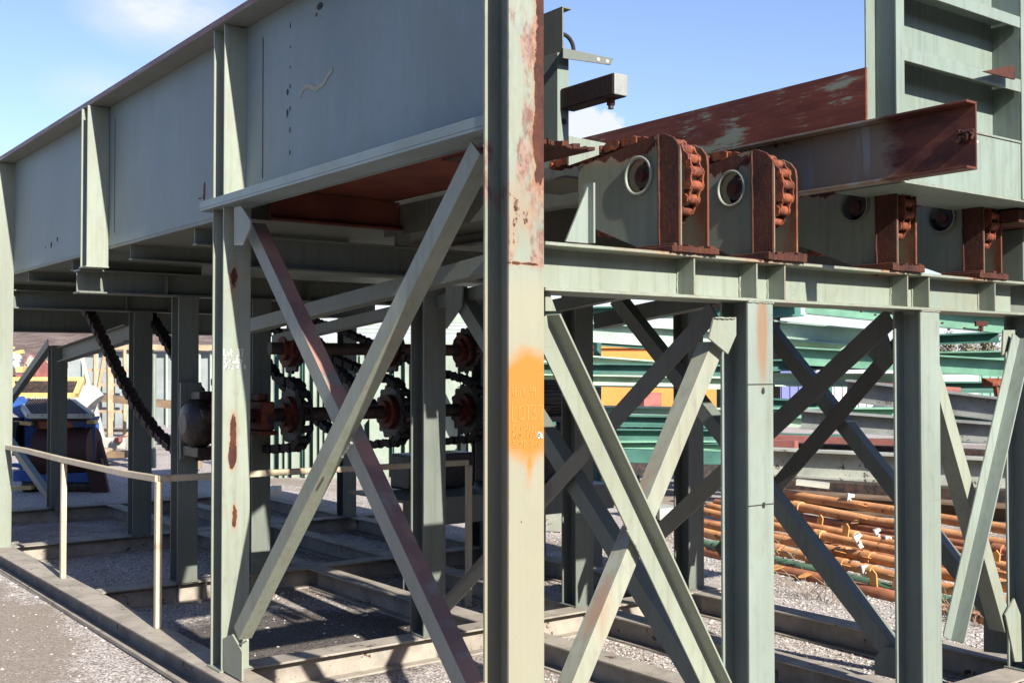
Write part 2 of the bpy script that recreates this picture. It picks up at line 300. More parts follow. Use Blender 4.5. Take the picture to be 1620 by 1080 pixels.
# gravel yard
t = NT('gravel_ground')
vo = t.n.new('ShaderNodeTexVoronoi'); vo.inputs['Scale'].default_value = 74; t.l.new(t.pos, vo.inputs[0])
vo2 = t.n.new('ShaderNodeTexVoronoi'); vo2.inputs['Scale'].default_value = 95; t.l.new(t.pos, vo2.inputs[0])
sep2 = t.n.new('ShaderNodeSeparateColor'); t.l.new(vo.outputs['Color'], sep2.inputs[0])
c = t.mix(t.ramp(sep2.outputs[0], .1, .9), (.44,.40,.37), (.88,.82,.77)); c = t.mix(t.math('MULTIPLY', sep2.outputs[1], .35), c, (.62,.49,.42))
c = t.mix(t.ramp(vo.outputs['Distance'], .45, .75), c, (.24,.205,.19))
mud = t.noise((.55,.55,.55), 1, 7, .62, (3.3,8.1,0)); mudf = t.noise((14,14,14), 1, 5, .7)
yard = t.math('MULTIPLY', t.math('MAXIMUM', t.blob((1.62,8.0,0), (.62,3.2,1)), 0.0), .35); mud = t.math('ADD', mud, yard)
dirtm = t.ramp(t.math('ADD', mud, t.math('MULTIPLY', t.math('SUBTRACT', mudf, .5), .35)), .50, .60)
dark_spot = t.math('MAXIMUM', t.blob((3.1,6.3,0), (1.1,1.2,1)), 0.0); dark_spot = t.ramp(t.math('ADD', dark_spot, t.math('MULTIPLY', t.math('SUBTRACT', mudf, .5), .5)), .05, .35)  # ground darkened in one round patch below the frame
c = t.mix(t.math('MULTIPLY', dirtm, .75), c, (.31,.25,.195)); c = t.mix(t.math('MULTIPLY', dark_spot, .8), c, (.045,.036,.03))
hh = t.math('SUBTRACT', t.math('MULTIPLY', t.math('SUBTRACT', 1.0, vo.outputs['Distance']), 1.0), t.math('MULTIPLY', vo2.outputs['Distance'], .4))
t.finish(c, .9, hh, .4, .007, spec=.2)
t = NT('stone_chip'); oi = t.n.new('ShaderNodeNewGeometry'); 
c = t.mix(oi.outputs['Random Per Island'], (.46,.42,.39), (.90,.85,.80)); c = t.mix(t.math('MULTIPLY', t.ramp(t.noise((4,4,4), 1, 2), .4, .6), .35), c, (.30,.19,.15)); t.finish(c, .9, spec=.2)
t = NT('hill_dirt'); n = t.noise((.5,.5,.5), 1, 9, .7); n2 = t.noise((2.5,2.5,2.5), 1, 6, .7, (4,4,4)); c = t.mix(t.ramp(n, .35, .65), (.17,.115,.10), (.33,.26,.22)); c = t.mix(t.math('MULTIPLY', t.ramp(n2, .5, .65), .5), c, (.10,.09,.07)); t.finish(c, .95, n, .8, .3, spec=.1)

# ------------------------------------------------------------------ the setting: ground, hill
gm = MB(); NG = 90
xs = np.concatenate([np.linspace(-30, 30, 61), [40, 60, 100, 200, 400, 900]]); xs = np.concatenate([[-900,-300,-100,-50], xs])
vs = [(x, y, 0.0) for y in xs for x in xs]; n = len(xs)
gm.add(vs, [(j*n+i, j*n+i+1, (j+1)*n+i+1, (j+1)*n+i) for j in range(n-1) for i in range(n-1)])
g = gm.build('ground', 'gravel_ground'); g['kind'] = 'structure'
def in_beam(x, y):
    for xc in (2.27, 3.98, 4.72, 5.64):
        if abs(x-xc) < .10 and y > 2.9: return True
    for yc in (3.03, 5.47, 7.86, 10.27, 12.8):
        if abs(y-yc) < .09 and x > 2.18 and x < 5.8: return True
    return False
# loose stones over the near gravel: one uncountable scatter
oct_v = np.array([(1,0,0),(-1,0,0),(0,1,0),(0,-1,0),(0,0,1),(0,0,-.6)], float); oct_f = [(0,2,4),(2,1,4),(1,3,4),(3,0,4),(2,0,5),(1,2,5),(3,1,5),(0,3,5)]
V = []; F = []; k = 0
for _ in range(70000):
    d = 4.0 + 7.5 * random.random()**1.5; px = random.uniform(-40, 1660)
    r = ray(px, 800); x = EYE.x + r.x*d; y = EYE.y + r.y*d
    if in_beam(x, y): continue
    if math.hypot((x-1.62)/.55, (y-8.0)/3.0) < 1 and random.random() < .93: continue
    if math.hypot((x-3.1)/1.1, (y-6.3)/1.2) < 1.05 and random.random() < .965: continue
    s = (random.uniform(.003, .008) if random.random() < .8 else random.uniform(.008, .017))
    a = random.random()*6.28; ca, sa = math.cos(a), math.sin(a); sx, sy, sz = s*random.uniform(.8,1.4), s*random.uniform(.6,1.0), s*random.uniform(.4,.8)
    for v in oct_v:
        jx, jy, jz = v[0]*sx*random.uniform(.75,1.2), v[1]*sy*random.uniform(.75,1.2), v[2]*sz
        V.append((x+ca*jx-sa*jy, y+sa*jx+ca*jy, sz*.35+jz))
    F += [tuple(i+k for i in f) for f in oct_f]; k += 6
me = bpy.data.meshes.new('loose_gravel'); me.from_pydata(V, [], F); me.materials.append(M['stone_chip']); og = bpy.data.objects.new('loose_gravel', me); sc.collection.objects.link(og)
og['kind'] = 'stuff'; tag(og, 'loose pale grey and pinkish crushed stones covering the yard', 'gravel')
# hill to the far left, behind the yard
hm = MB(); nu, nv = 70, 30; vs = []
for j in range(nv):
    for i in range(nu):
        u = i/(nu-1); v = j/(nv-1); p = far(-260 + 800*u, 580, 55 + 150*v); hgt = 9.5*min(1, v*1.6)*(1 - .75*max(0, (u-.45)/.55)**1.2) + .9*math.sin(u*23+v*9)*v + .5*math.sin(u*61+j)*v
        vs.append((p.x, p.y, max(-.05, hgt)))
hm.add(vs, [(j*nu+i, j*nu+i+1, (j+1)*nu+i+1, (j+1)*nu+i) for j in range(nv-1) for i in range(nu-1)], True)
o = hm.build('hill', 'hill_dirt'); o['kind'] = 'structure'

# ------------------------------------------------------------------ the steel deck frame
ROOT = thing('conveyor_deck_frame', 'large rusting pale green steel deck on braced columns filling the foreground', 'steel frame', (2.27, 2.96, 0))
def isec(mb, P1, P2, u, w, b, h, tf=.011, tw=.008):
    """I-section swept P1->P2; u = flange width direction, w = depth direction, origin at the centre"""
    s = [(-b/2,-h/2),(b/2,-h/2),(b/2,-h/2+tf),(tw/2,-h/2+tf),(tw/2,h/2-tf),(b/2,h/2-tf),(b/2,h/2),(-b/2,h/2),(-b/2,h/2-tf),(-tw/2,h/2-tf),(-tw/2,-h/2+tf),(-b/2,-h/2+tf)]
    P1 = Vector(P1); P2 = Vector(P2); u = Vector(u); w = Vector(w); ring = [u*a + w*c for a, c in s]; n = 12
    mb.add([P1+r for r in ring] + [P2+r for r in ring], [(0,1,2,3,10,11),(3,4,9,10),(4,5,6,7,8,9),(11+12,10+12,3+12,2+12,1+12,12),(10+12,9+12,4+12,3+12),(9+12,8+12,7+12,6+12,5+12,4+12)] + [(i, i+n, (i+1) % n + n, (i+1) % n) for i in range(n)])
    return mb
def column(x0, y0, z0, z1, mat='paint_green', b=.147, d=.145, label=None, rings=None):
    mb = MB(); zs = [z0, z1]
    isec(mb, (x0+b/2, y0+d/2, z0), (x0+b/2, y0+d/2, z1), (1,0,0), (0,1,0), b, d)
    mb.box((x0-.012, y0-.012, z0), (x0+b+.012, y0+d+.012, z0+.008))
    o = mb.build('column', mat, ROOT, .0015)
    if label: o['label'] = label
    return o
C0 = column(2.2, 2.958, .15, 3.62, 'paint_corner', label='rust flaked corner column with sprayed orange patch')
C1 = column(2.229, 5.397, .15, 3.395, 'paint_column', label='pale column with rust scabs and white chalk writing')
C5 = column(2.2, 10.2, .15, 3.395, 'paint_column')
C2 = column(3.356, 2.958, .15, 1.925, 'paint_stained'); C3 = column(4.505, 2.958, .15, 1.925); C4 = column(5.45, 2.958, .15, 1.925)
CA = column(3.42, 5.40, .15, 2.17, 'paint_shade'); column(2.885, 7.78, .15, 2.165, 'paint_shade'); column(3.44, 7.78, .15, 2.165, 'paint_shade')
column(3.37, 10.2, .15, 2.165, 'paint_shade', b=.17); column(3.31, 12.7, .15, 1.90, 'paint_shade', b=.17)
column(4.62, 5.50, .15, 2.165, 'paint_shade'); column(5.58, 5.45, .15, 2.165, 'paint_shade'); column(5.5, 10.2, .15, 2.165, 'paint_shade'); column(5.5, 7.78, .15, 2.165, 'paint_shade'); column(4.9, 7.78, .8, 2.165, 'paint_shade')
# column splice seams on C2
for z in (1.60, 1.13):
    MB().box((3.353, 2.9555, z), (3.506, 2.9575, z+.0035)).build('weld_seam', 'mark_dark', C2)
# holes with torn rims on C2's front face
for (x, z) in ((3.44, 1.575), (3.44, 1.13)):
    pts = [Vector((x+.008*math.cos(a)*random.uniform(.6,1.2), 2.9555, z+.014*math.sin(a)*random.uniform(.7,1.2))) for a in np.linspace(0, 6.28, 9)[:-1]]
    MB().prism(pts, (0, -.002, 0)).build('bolt_hole', 'mark_dark', C2)

# base beams
def hbeam(name, P1, P2, b, h, mat, bev=.0015, **kw):
    P1 = Vector(P1); P2 = Vector(P2); d = (P2-P1).normalized(); u = d.cross(Vector((0,0,1))).normalized()
    mb = MB(); isec(mb, P1, P2, u, (0,0,1), b, h, **kw); o = mb.build(name, mat, ROOT, bev); return o
flat('base_brown', (.26,.235,.185), .7, .3, 5, .64); flat('base_green', (.43,.38,.315), .8, .3, 5, .61)
hbeam('base_beam', (2.27, 3.105, .075), (2.27, 15.5, .075), .19, .149, 'base_green')
for y in (5.47, 7.86, 10.27, 12.8): hbeam('base_beam', (2.37, y, .075), (5.9, y, .075), .15, .149, 'base_green')
hbeam('base_beam', (2.2, 3.03, .075), (7.4, 3.03, .075), .17, .149, 'base_green')
for x in (3.98, 4.72, 5.64):
    ys = [3.12, 5.39, 5.55, 7.78, 7.94, 10.19, 10.35, 12.7]
    for a, b_ in zip(ys[::2], ys[1::2]): hbeam('base_beam', (x, a, .074), (x, b_, .074), .15, .146, 'base_green')
for x in (2.9, 3.1, 3.0+.45): MB().box((x, 7.79, .012), (x+.006, 7.85, .138)).build('base_stiffener', 'base_green', ROOT)
# strip of flat bar lying along the outside
MB().bar(onZ(-60, 862, .02), onZ(330, 1105, .02), .035, .02).build('toe_strip', 'base_green', ROOT)

# the front cross beam with stiffeners (y 2.95..3.15, top z 2.09)
FB = hbeam('front_beam', (2.349, 3.052, 2.0075), (5.42, 3.052, 2.0075), .20, .165, 'paint_beam', tf=.012)
MB().box((5.421, 3.154, 1.9375), (6.6, 3.166, 2.10)).build('beam_backing', 'paint_shade', ROOT); MB().box((5.42, 2.952, 1.925), (6.6, 3.152, 1.937)).build('beam_flange', 'paint_beam', ROOT)
for x in (3.069, 3.417, 3.584, 4.416, 4.581, 5.13):
    MB().box((x-.008, 2.960, 1.938), (x, 3.047, 2.077)).build('stiffener', 'paint_beam', FB, .001)

# left deck girder
GD = MB().box((2.345, 3.104, 2.472), (2.357, 14.0, 3.398)).build('deck_girder', 'paint_girder', ROOT); GD['label'] = 'deep blue-grey side plate of the deck with drilled holes and rust spots'
MB().box((2.215, 3.104, 3.40), (2.52, 14.0, 3.435)).build('top_flange', 'paint_flange', GD, .002)
# a rolled lip under the near bay
mb = MB(); mb.box((2.205, 3.106, 2.475), (2.344, 5.66, 2.487)); mb.box((2.205, 3.106, 2.4875), (2.213, 5.66, 2.525)); mb.build('bottom_lip', 'paint_girder', GD, .002)
# stiffener plates beside the columns and the middle stub
def stub(y0, z0):
    mb = MB(); isec(mb, (2.2725, y0+.0725, z0), (2.2725, y0+.0725, 3.396), (1,0,0), (0,1,0), .141, .145); mb.box((2.195, y0-.01, z0-.008), (2.345, y0+.155, z0)); return mb.build('girder_post', 'paint_column', GD, .0015)
stub(7.62, 2.335); stub(13.0, 2.335)
# welded splice: row of dots, seams
for k in range(7):
    z = 2.68 + k*.10 + random.uniform(-.01,.01); MB().box((2.3425, 4.885, z), (2.3445, 4.890, z+random.uniform(.008,.03))).build('weld_tack', 'mark_dark', GD)
for (y, za, zb) in ((5.19, 2.6, 3.3), (7.50, 2.55, 3.3)):
    MB().box((2.3425, y, za), (2.3445, y+.006, zb)).build('splice_seam', 'dark_steel', GD)
def ellipse_mark(c, ry, rz, name='drilled_hole', mat='mark_dark', par=GD):
    pts = [Vector((2.3425, c[0]+ry*math.cos(a), c[1]+rz*math.sin(a))) for a in np.linspace(0, 2*math.pi, 13)[:-1]]
    MB().prism(pts, (.002, 0, 0)).build(name, mat, par)
for c, ry, rz in (((4.915,2.975),.008,.014),((4.915,2.875),.008,.016),((4.585,3.30),.028,.016),((9.03,2.60),.014,.022),((8.86,2.63),.012,.018)): ellipse_mark(c, ry, rz)
mb = MB(); q = [onX(x, y, 2.3425) for x, y in ((474,152),(481,138),(488,136),(500,141),(512,132),(519,118),(526,110))]
for a, b_ in zip(q[:-1], q[1:]): mb.prism([a+Vector((0,0,-.012)), b_+Vector((0,0,-.010)), b_+Vector((0,0,.010)), a+Vector((0,0,.012))], (.0015,0,0))
flat('scuff', (.40,.41,.34), .8, .1); mb.build('scuff_mark', 'scuff', GD)
# deck bottom and far inner wall, keeps the space below dark
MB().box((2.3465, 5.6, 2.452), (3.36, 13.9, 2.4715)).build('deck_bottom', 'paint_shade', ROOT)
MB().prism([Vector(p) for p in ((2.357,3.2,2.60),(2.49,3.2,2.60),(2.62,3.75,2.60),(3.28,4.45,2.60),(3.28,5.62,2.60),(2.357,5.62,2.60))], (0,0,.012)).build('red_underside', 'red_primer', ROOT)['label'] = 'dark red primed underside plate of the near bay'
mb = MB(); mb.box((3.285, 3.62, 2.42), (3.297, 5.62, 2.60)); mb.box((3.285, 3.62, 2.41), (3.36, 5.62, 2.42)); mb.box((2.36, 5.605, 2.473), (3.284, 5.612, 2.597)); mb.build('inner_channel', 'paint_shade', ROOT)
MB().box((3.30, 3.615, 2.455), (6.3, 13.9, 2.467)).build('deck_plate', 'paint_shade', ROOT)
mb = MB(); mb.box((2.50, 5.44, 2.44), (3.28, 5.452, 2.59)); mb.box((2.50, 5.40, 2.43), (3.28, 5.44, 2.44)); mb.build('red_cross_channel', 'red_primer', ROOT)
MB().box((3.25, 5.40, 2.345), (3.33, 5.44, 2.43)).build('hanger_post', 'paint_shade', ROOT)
# cross beams on the inner columns
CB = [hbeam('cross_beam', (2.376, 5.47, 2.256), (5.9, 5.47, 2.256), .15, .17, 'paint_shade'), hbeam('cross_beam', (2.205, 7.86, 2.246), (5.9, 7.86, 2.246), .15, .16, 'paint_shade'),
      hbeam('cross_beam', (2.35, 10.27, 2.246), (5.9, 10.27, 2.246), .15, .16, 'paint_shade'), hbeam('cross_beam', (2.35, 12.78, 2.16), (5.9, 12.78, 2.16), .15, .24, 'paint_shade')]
for x in (2.80, 3.2, 3.9):
    MB().box((x, 7.79, 2.18), (x+.007, 7.85, 2.312)).build('stiffener', 'paint_shade', CB[1]); MB().box((x+.5, 10.20, 2.18), (x+.507, 10.26, 2.312)).build('stiffener', 'paint_shade', CB[2])
def joist(x0, y, x1=3.35, z=2.45, h=.09):
    mb = MB(); mb.box((x0, y, z-h), (x1, y+.008, z)); mb.box((x0-.01, y-.045, z-h-.008), (x1, y+.008, z-h)); mb.build('deck_joist', 'paint_shade', ROOT)
joist(2.37, 6.15); joist(2.37, 7.25); joist(2.37, 8.55, h=.07); joist(2.37, 9.8, h=.07); joist(2.37, 11.4, h=.07); joist(2.37, 12.3)
# angled rails that carry the return chains: along Y, sloping
def angle(name, P1, P2, sdir, out, a=.075, t=.008, mat='paint_brace', parent=None, flat_in=None, b=None):
    """L-section: corner line P1-P2, flat leg runs from the corner along sdir, outstanding leg along out"""
    b = b or a
    P1 = Vector(P1); P2 = Vector(P2); d = (P2-P1).normalized(); o_ = Vector(out); o_ = (o_ - d*o_.dot(d)).normalized(); s = Vector(sdir); s = (s - d*s.dot(d)); s = (s - o_*s.dot(o_)).normalized()
    mb = MB(); ring = [Vector((0,0,0)), s*a, s*a+o_*t, s*t+o_*t, s*t+o_*b, o_*b]
    mb.add([P1+r for r in ring]+[P2+r for r in ring], [(0,1,2,3),(0,3,4,5),(9,8,7,6),(11,10,9,6)]+[(i,i+6,(i+1)%6+6,(i+1)%6) for i in range(6)])
    return mb.build(name, mat, parent or ROOT, .0015)
angle('chain_return_rail', onX(385, 527, 2.98), onX(800, 424, 2.98), (0,0,1), (1,0,0), .085, mat='paint_shade')
angle('chain_return_rail', onX(430, 545, 3.50), onX(830, 455, 3.50), (0,0,1), (1,0,0), .07, mat='paint_shade')
angle('chain_return_rail', onX(862, 495, 4.10), onX(1010, 466, 4.10), (0,0,1), (1,0,0), .07, mat='paint_shade')
angle('chain_return_rail', onX(940, 520, 4.95), onX(1150, 478, 4.95), (0,0,1), (1,0,0), .10, mat='paint_shade')
hbeam('tie_beam', (3.40, 12.6, 1.80), (3.40, 10.4, 1.98), .12, .16, 'paint_shade')

# ------------------------------------------------------------------ braces
# left face, plane X ~ 2.25
L1 = angle('brace', onX(377, 1012, 2.25), onX(759, 244, 2.25), (0, 1, 1), (1,0,0), .078, mat='paint_brace', b=.07)
L2 = angle('brace', onX(398, 352, 2.30), onX(738, 1082, 2.30), (0, 1, -1), (1,0,0), .082, mat='paint_brace_primer', b=.075); L2['label'] = 'pink primed diagonal brace running down to the right'
# right face, plane Y ~ 3
R1 = angle('brace', onY(865, 497, 3.0), onY(1141, 1085, 3.0), (-1, 0, -1), (0,-1,0), .085, mat='paint_brace', b=.075)
R2 = angle('brace', onY(903, 1085, 3.03), onY(1127, 540, 3.03), (1, 0, -1), (0,1,0), .07, mat='paint_brace_rusty', b=.075); R2['label'] = 'orange stained diagonal brace crossing behind the pale one'
R3 = angle('brace', onY(1549, 800, 3.03) + Vector((-.52,0,.93)), onY(1590, 1000, 3.03), (1, 0, 1), (0,1,0), .075, mat='paint_brace', b=.085)
R4 = angle('brace', onY(1612, 536, 2.99), onY(1503, 1012, 2.99), (-1, 0, .3), (0,-1,0), .07, mat='paint_green', b=.075)
# inner planes
I1 = angle('brace', onX(697, 950, 3.43), onX(1121, 478, 3.43), (0,1,-1), (1,0,0), .085, mat='paint_inner_shade', b=.07)
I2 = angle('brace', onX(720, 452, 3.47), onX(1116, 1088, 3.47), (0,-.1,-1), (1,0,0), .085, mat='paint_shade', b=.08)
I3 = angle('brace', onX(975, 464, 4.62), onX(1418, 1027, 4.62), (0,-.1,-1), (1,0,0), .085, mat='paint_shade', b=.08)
I4 = angle('brace', onX(1010, 855, 4.58), onX(1400, 489, 4.58), (0,-.1,-1), (1,0,0), .10, mat='paint_inner_shade', b=.07)
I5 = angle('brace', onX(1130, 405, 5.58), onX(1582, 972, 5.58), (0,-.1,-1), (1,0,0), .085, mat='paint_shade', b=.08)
I6 = angle('brace', onX(1130, 866, 5.54), onX(1500, 432, 5.54), (0,-.1,-1), (1,0,0), .10, mat='paint_inner_shade', b=.07)
# left far bay braces (plane of the D column)
angle('brace', onX(-10, 668, 3.28), onX(76, 548, 3.28), (0,-1,1), (1,0,0), .085, mat='paint_shade', b=.07)
angle('brace', onX(10, 690, 3.36), onX(92, 805, 3.36), (0,-.1,-1), (1,0,0), .09, mat='paint_shade', b=.07)
# gussets
def gusset(pts, off, par, mat='paint_brace'): return MB().prism(pts, off).build('gusset', mat, par, .001)
gusset([onY(x, y, 2.985) for x, y in ((1130,502),(1165,502),(1165,530),(1152,560),(1122,535))], (0,.01,0), C2)
gusset([onX(x, y, 2.243) for x, y in ((373,328),(384,326),(399,350),(398,362),(386,388),(373,388))], (-.009,0,0), C1)
gusset([Vector((2.235,5.39,.16)), Vector((2.235,5.16,.16)), Vector((2.235,5.16,.30)), Vector((2.235,5.28,.36)), Vector((2.235,5.39,.32))], (.01,0,0), C1)
gusset([onY(x, y, 2.985) for x, y in ((863,460),(869,460),(880,492),(863,492))], (0,.01,0), C0)
gusset([onY(x, y, 3.01) for x, y in ((1591,972),(1605,946),(1615,972),(1617,1046),(1606,1046))], (0,.01,0), C4)
gusset([onY(x, y, 3.01) for x, y in ((1588,522),(1606,522),(1606,545),(1586,562))], (0,.01,0), C4)
gusset([onX(x, y, 4.60) for x, y in ((1383,1040),(1398,1022),(1424,1024),(1424,1075),(1383,1066))], (.01,0,0), C3, 'paint_shade')
gusset([onX(x, y, 5.56) for x, y in ((1556,970),(1572,955),(1600,960),(1600,1035),(1556,1030))], (.01,0,0), C4, 'paint_shade')
gusset([onX(x, y, 5.53) for x, y in ((1372,560),(1400,520),(1414,560),(1410,572),(1398,590))], (.01,0,0), C3, 'paint_shade')
gusset([onX(x, y, 3.45) for x, y in ((705,452),(732,452),(730,485),(705,520))], (.01,0,0), CA, 'paint_shade')
# weld beads where braces cross
def bead(P1, P2, par, r=.006):
    n = 14; P1 = Vector(P1); P2 = Vector(P2); pts = [P1.lerp(P2, i/n) + Vector([random.uniform(-.0015,.0015) for _ in range(3)]) for i in range(n+1)]
    MB().tube(pts, [r*random.uniform(.7,1.2) for _ in pts], 6).build('weld_bead', 'paint_column', par)
bead(onX(541, 722, 2.245), onX(556, 700, 2.245), L1); bead(onY(992, 838, 2.995), onY(1011, 872, 2.995), R2); bead(onX(373, 1022, 2.24), onX(392, 1012, 2.24), L1, .004)

for x in (3.069, 3.417, 3.584, 4.416, 4.581, 5.13):
    bead((x-.009, 3.045, 1.94), (x-.009, 3.045, 2.075), FB, .004)
for par, x, y in ((C1, 2.229, 5.397), (C0, 2.2, 2.958), (C2, 3.356, 2.958), (C3, 4.505, 2.958)):
    bead((x, y-.002, .160), (x+.145, y-.002, .160), par, .005)
for x in (3.356, 4.505): bead((x, 2.956, 1.922), (x+.147, 2.956, 1.922), FB, .004)
bead((2.343, 3.12, 2.49), (2.343, 5.6, 2.49), GD, .003); bead(onY(1131, 503, 2.98), onY(1164, 503, 2.98), C2, .004)
# ------------------------------------------------------------------ chain guides on top of the front beam
def chain_mesh(mb, path, width, pitch=.062, roller=.017, plate=.038):
    """roller chain: path is a list of (Y,Z), axis along X at x0"""
    x0 = width[0]; w = width[1]; P = [Vector((0, y, z)) for y, z in path]; L = [0]
    for a, b_ in zip(P[:-1], P[1:]): L.append(L[-1] + (b_-a).length)
    def at(s):
        for i in range(len(P)-1):
            if s <= L[i+1]: return P[i].lerp(P[i+1], (s-L[i])/max(1e-6, L[i+1]-L[i]))
        return P[-1]
    n = int(L[-1]/pitch)
    for k in range(n):
        a = at(k*pitch); b_ = at((k+1)*pitch); d = (b_-a).normalized(); nn = Vector((1,0,0)).cross(d)
        ww = w if k % 2 else w*.72
        mb.tube([Vector((x0-w*.62, a.y, a.z)), Vector((x0+w*.62, a.y, a.z))], roller*.55, 6)
        mb.tube([Vector((x0-w*.34, a.y, a.z)), Vector((x0+w*.34, a.y, a.z))], roller, 8)
        for sx in (-1, 1):
            c = Vector((x0 + sx*ww/2, 0, 0)); e = plate/2
            poly = [a - d*e*.8 + nn*e*.6 + c, a - d*e*.8 - nn*e*.6 + c, a - nn*e + c, (a+b_)/2 - nn*e*.72 + c, b_ - nn*e + c, b_ + d*e*.8 - nn*e*.6 + c, b_ + d*e*.8 + nn*e*.6 + c, b_ + nn*e + c, (a+b_)/2 + nn*e*.72 + c, a + nn*e + c]
            mb.prism(poly, (.007*sx, 0, 0))
    return mb
def ring_mesh(c, ro, ri, x0, x1, n=28):
    mb = MB(); pr_ = [(ro, x0), (ri, x0), (ri, x1), (ro, x1)]
    vs = [Vector((x, c[0]+r_*math.cos(2*math.pi*k/n), c[1]+r_*math.sin(2*math.pi*k/n))) for k in range(n) for r_, x in pr_]
    mb.add(vs, [(k*4+j, k*4+(j+1) % 4, ((k+1) % n)*4+(j+1) % 4, ((k+1) % n)*4+j) for k in range(n) for j in range(4)], True); return mb
def disc(c, r_, x0, x1, n=24):
    return MB().tube([Vector((x0, c[0], c[1])), Vector((x1, c[0], c[1]))], r_, n)
def guide(x1, x2, seed):
    random.seed(seed)
    top = 2.50
    def outline(back, y_extra=0):
        q = [(2.95, 2.10), (3.10, 2.10), (3.17, 2.125), (back, 2.262), (back, 2.485), (3.20, 2.532), (3.08, 2.545), (3.02, 2.536), (2.98, 2.515), (2.955, 2.485), (2.95, 2.45)]
        return q
    c = (3.166, 2.402)
    # first plate with its round opening: built as a ring of quads around the hole
    def holed(x, back, r=.066, th=.010):
        q = outline(back); n = 48; pts_o = []; pts_i = []
        import math as m_
        for k in range(n):
            a = 2*m_.pi*k/n; dy, dz = m_.cos(a), m_.sin(a); best = 9
            for i in range(len(q)):
                (y1, z1), (y2, z2) = q[i], q[(i+1) % len(q)]; ey, ez = y2-y1, z2-z1; den = dy*ez - dz*ey
                if abs(den) < 1e-9: continue
                tt = ((y1-c[0])*ez - (z1-c[1])*ey)/den; ss = ((y1-c[0])*dz - (z1-c[1])*dy)/den
                if tt > 0 and -1e-6 <= ss <= 1+1e-6: best = min(best, tt)
            pts_o.append((c[0]+dy*best, c[1]+dz*best)); pts_i.append((c[0]+dy*r, c[1]+dz*r))
        for y, z in q:      # snap the nearest outline sample to each true corner
            k = min(range(n), key=lambda k: (pts_o[k][0]-y)**2+(pts_o[k][1]-z)**2); pts_o[k] = (y, z)
        mb = MB(); vs = []
        for xx in (x, x+th):
            vs += [Vector((xx, y, z)) for y, z in pts_o] + [Vector((xx, y, z)) for y, z in pts_i]
        fs = []
        for k in range(n):
            k2 = (k+1) % n
            fs += [(k, k2, n+k2, n+k), (2*n+k, 3*n+k, 3*n+k2, 2*n+k2), (k, 2*n+k, 2*n+k2, k2), (n+k, n+k2, 3*n+k2, 3*n+k)]
        return mb.add(vs, fs)
    G = holed(x1, 3.53).build('chain_guide', 'paint_guide', ROOT)
    G['label'] = 'hexagonal green side plate with a round bearing opening'
    # thick rusty wearing strip on the nose of the first plate
    nose = [(2.945, 2.098), (3.045, 2.098), (3.052, 2.30), (3.045, 2.545), (3.02, 2.540), (2.975, 2.520), (2.945, 2.485)]
    MB().prism([Vector((x1-.011, y, z)) for y, z in nose], (.0105, 0, 0)).build('wear_strip', 'rust', G, .002)
    bead((x1-.012, 3.047, 2.10), (x1-.012, 3.05, 2.54), G, .005); bpy.data.objects[G.children[-1].name].data.materials[0] = M['rust']
    q2 = outline(3.5); pl2 = MB().prism([Vector((x2, y-.0, z-.02 if z > 2.4 else z)) for y, z in q2], (.010, 0, 0)).build('outer_plate', 'paint_guide_rusty', G, .001)
    ring_mesh(c, .076, .066, x1-.012, x1+.004).build('bearing_ring', 'paint_column' if x1 < 4 else 'paint_guide', G)  # far two rings take the darker paint to look shaded
    disc(c, .045, x1+.015, x1+.05).build('bearing', 'dark_steel', G); disc(c, .022, x1-.0, x1+.02, 16).build('shaft_end', 'rust', G)
    MB().prism([Vector((x1+.06, c[0]+.075*math.cos(a), c[1]+.075*math.sin(a))) for a in np.linspace(0, 2*math.pi, 25)[:-1]], (.004,0,0)).build('bearing_back', 'dark_steel', G)
    xc = (x1+x2+.01)/2; path = [(c[0]+.6, 2.535), (c[0]+.1, 2.56)] + [(3.10+.150*math.cos(a), 2.375+.150*math.sin(a)) for a in np.linspace(math.pi/2, math.pi*1.32, 22)] + [(3.10, 2.20), (3.5, 2.22)]
    chain_mesh(MB(), path, (xc, .056), .052, .020, .040).build('chain', 'rust_chain', G)
    # flaking foot
    mb = MB(); n = 16; base = []
    for i in range(n+1):
        u = i/n; base.append((x1-.055 + (x2-x1+.10)*u, 2.936 + random.uniform(-.01,.006)))
    for i in range(n):
        z = 2.112 + random.uniform(0, .016); mb.prism([Vector((base[i][0], base[i][1], 2.0905)), Vector((base[i+1][0], base[i+1][1], 2.0905)), Vector((base[i+1][0], 3.15, 2.0905)), Vector((base[i][0], 3.15, 2.0905))], (0, 0, z-2.0905))
    mb.build('scaled_foot', 'rust', G, .003)
    return G
for i, (a, b_) in enumerate(((2.98, 3.125), (3.50, 3.64), (4.32, 4.46), (5.01, 5.165))): guide(a, b_, 20+i)
# webs and gusset behind the corner column on top of the beam
gusset([Vector((2.47, 2.99, 2.10)), Vector((2.57, 2.99, 2.10)), Vector((2.57, 2.99, 2.30))], (0, .01, 0), FB, 'paint_green')
MB().box((2.572, 2.965, 2.10), (2.58, 3.02, 2.31)).build('stiffener', 'paint_green', FB)
mb = MB(); mb.box((3.31, 4.30, 2.10), (3.6, 4.31, 2.454)); mb.box((3.6, 4.30, 2.24), (6.2, 4.31, 2.454)); mb.box((2.98, 3.615, 2.456), (3.27, 4.0, 2.466)); mb.build('sun_stop_plate', 'paint_inner_shade', ROOT)  # added plate keeping sun off inner columns; the small strip shades it
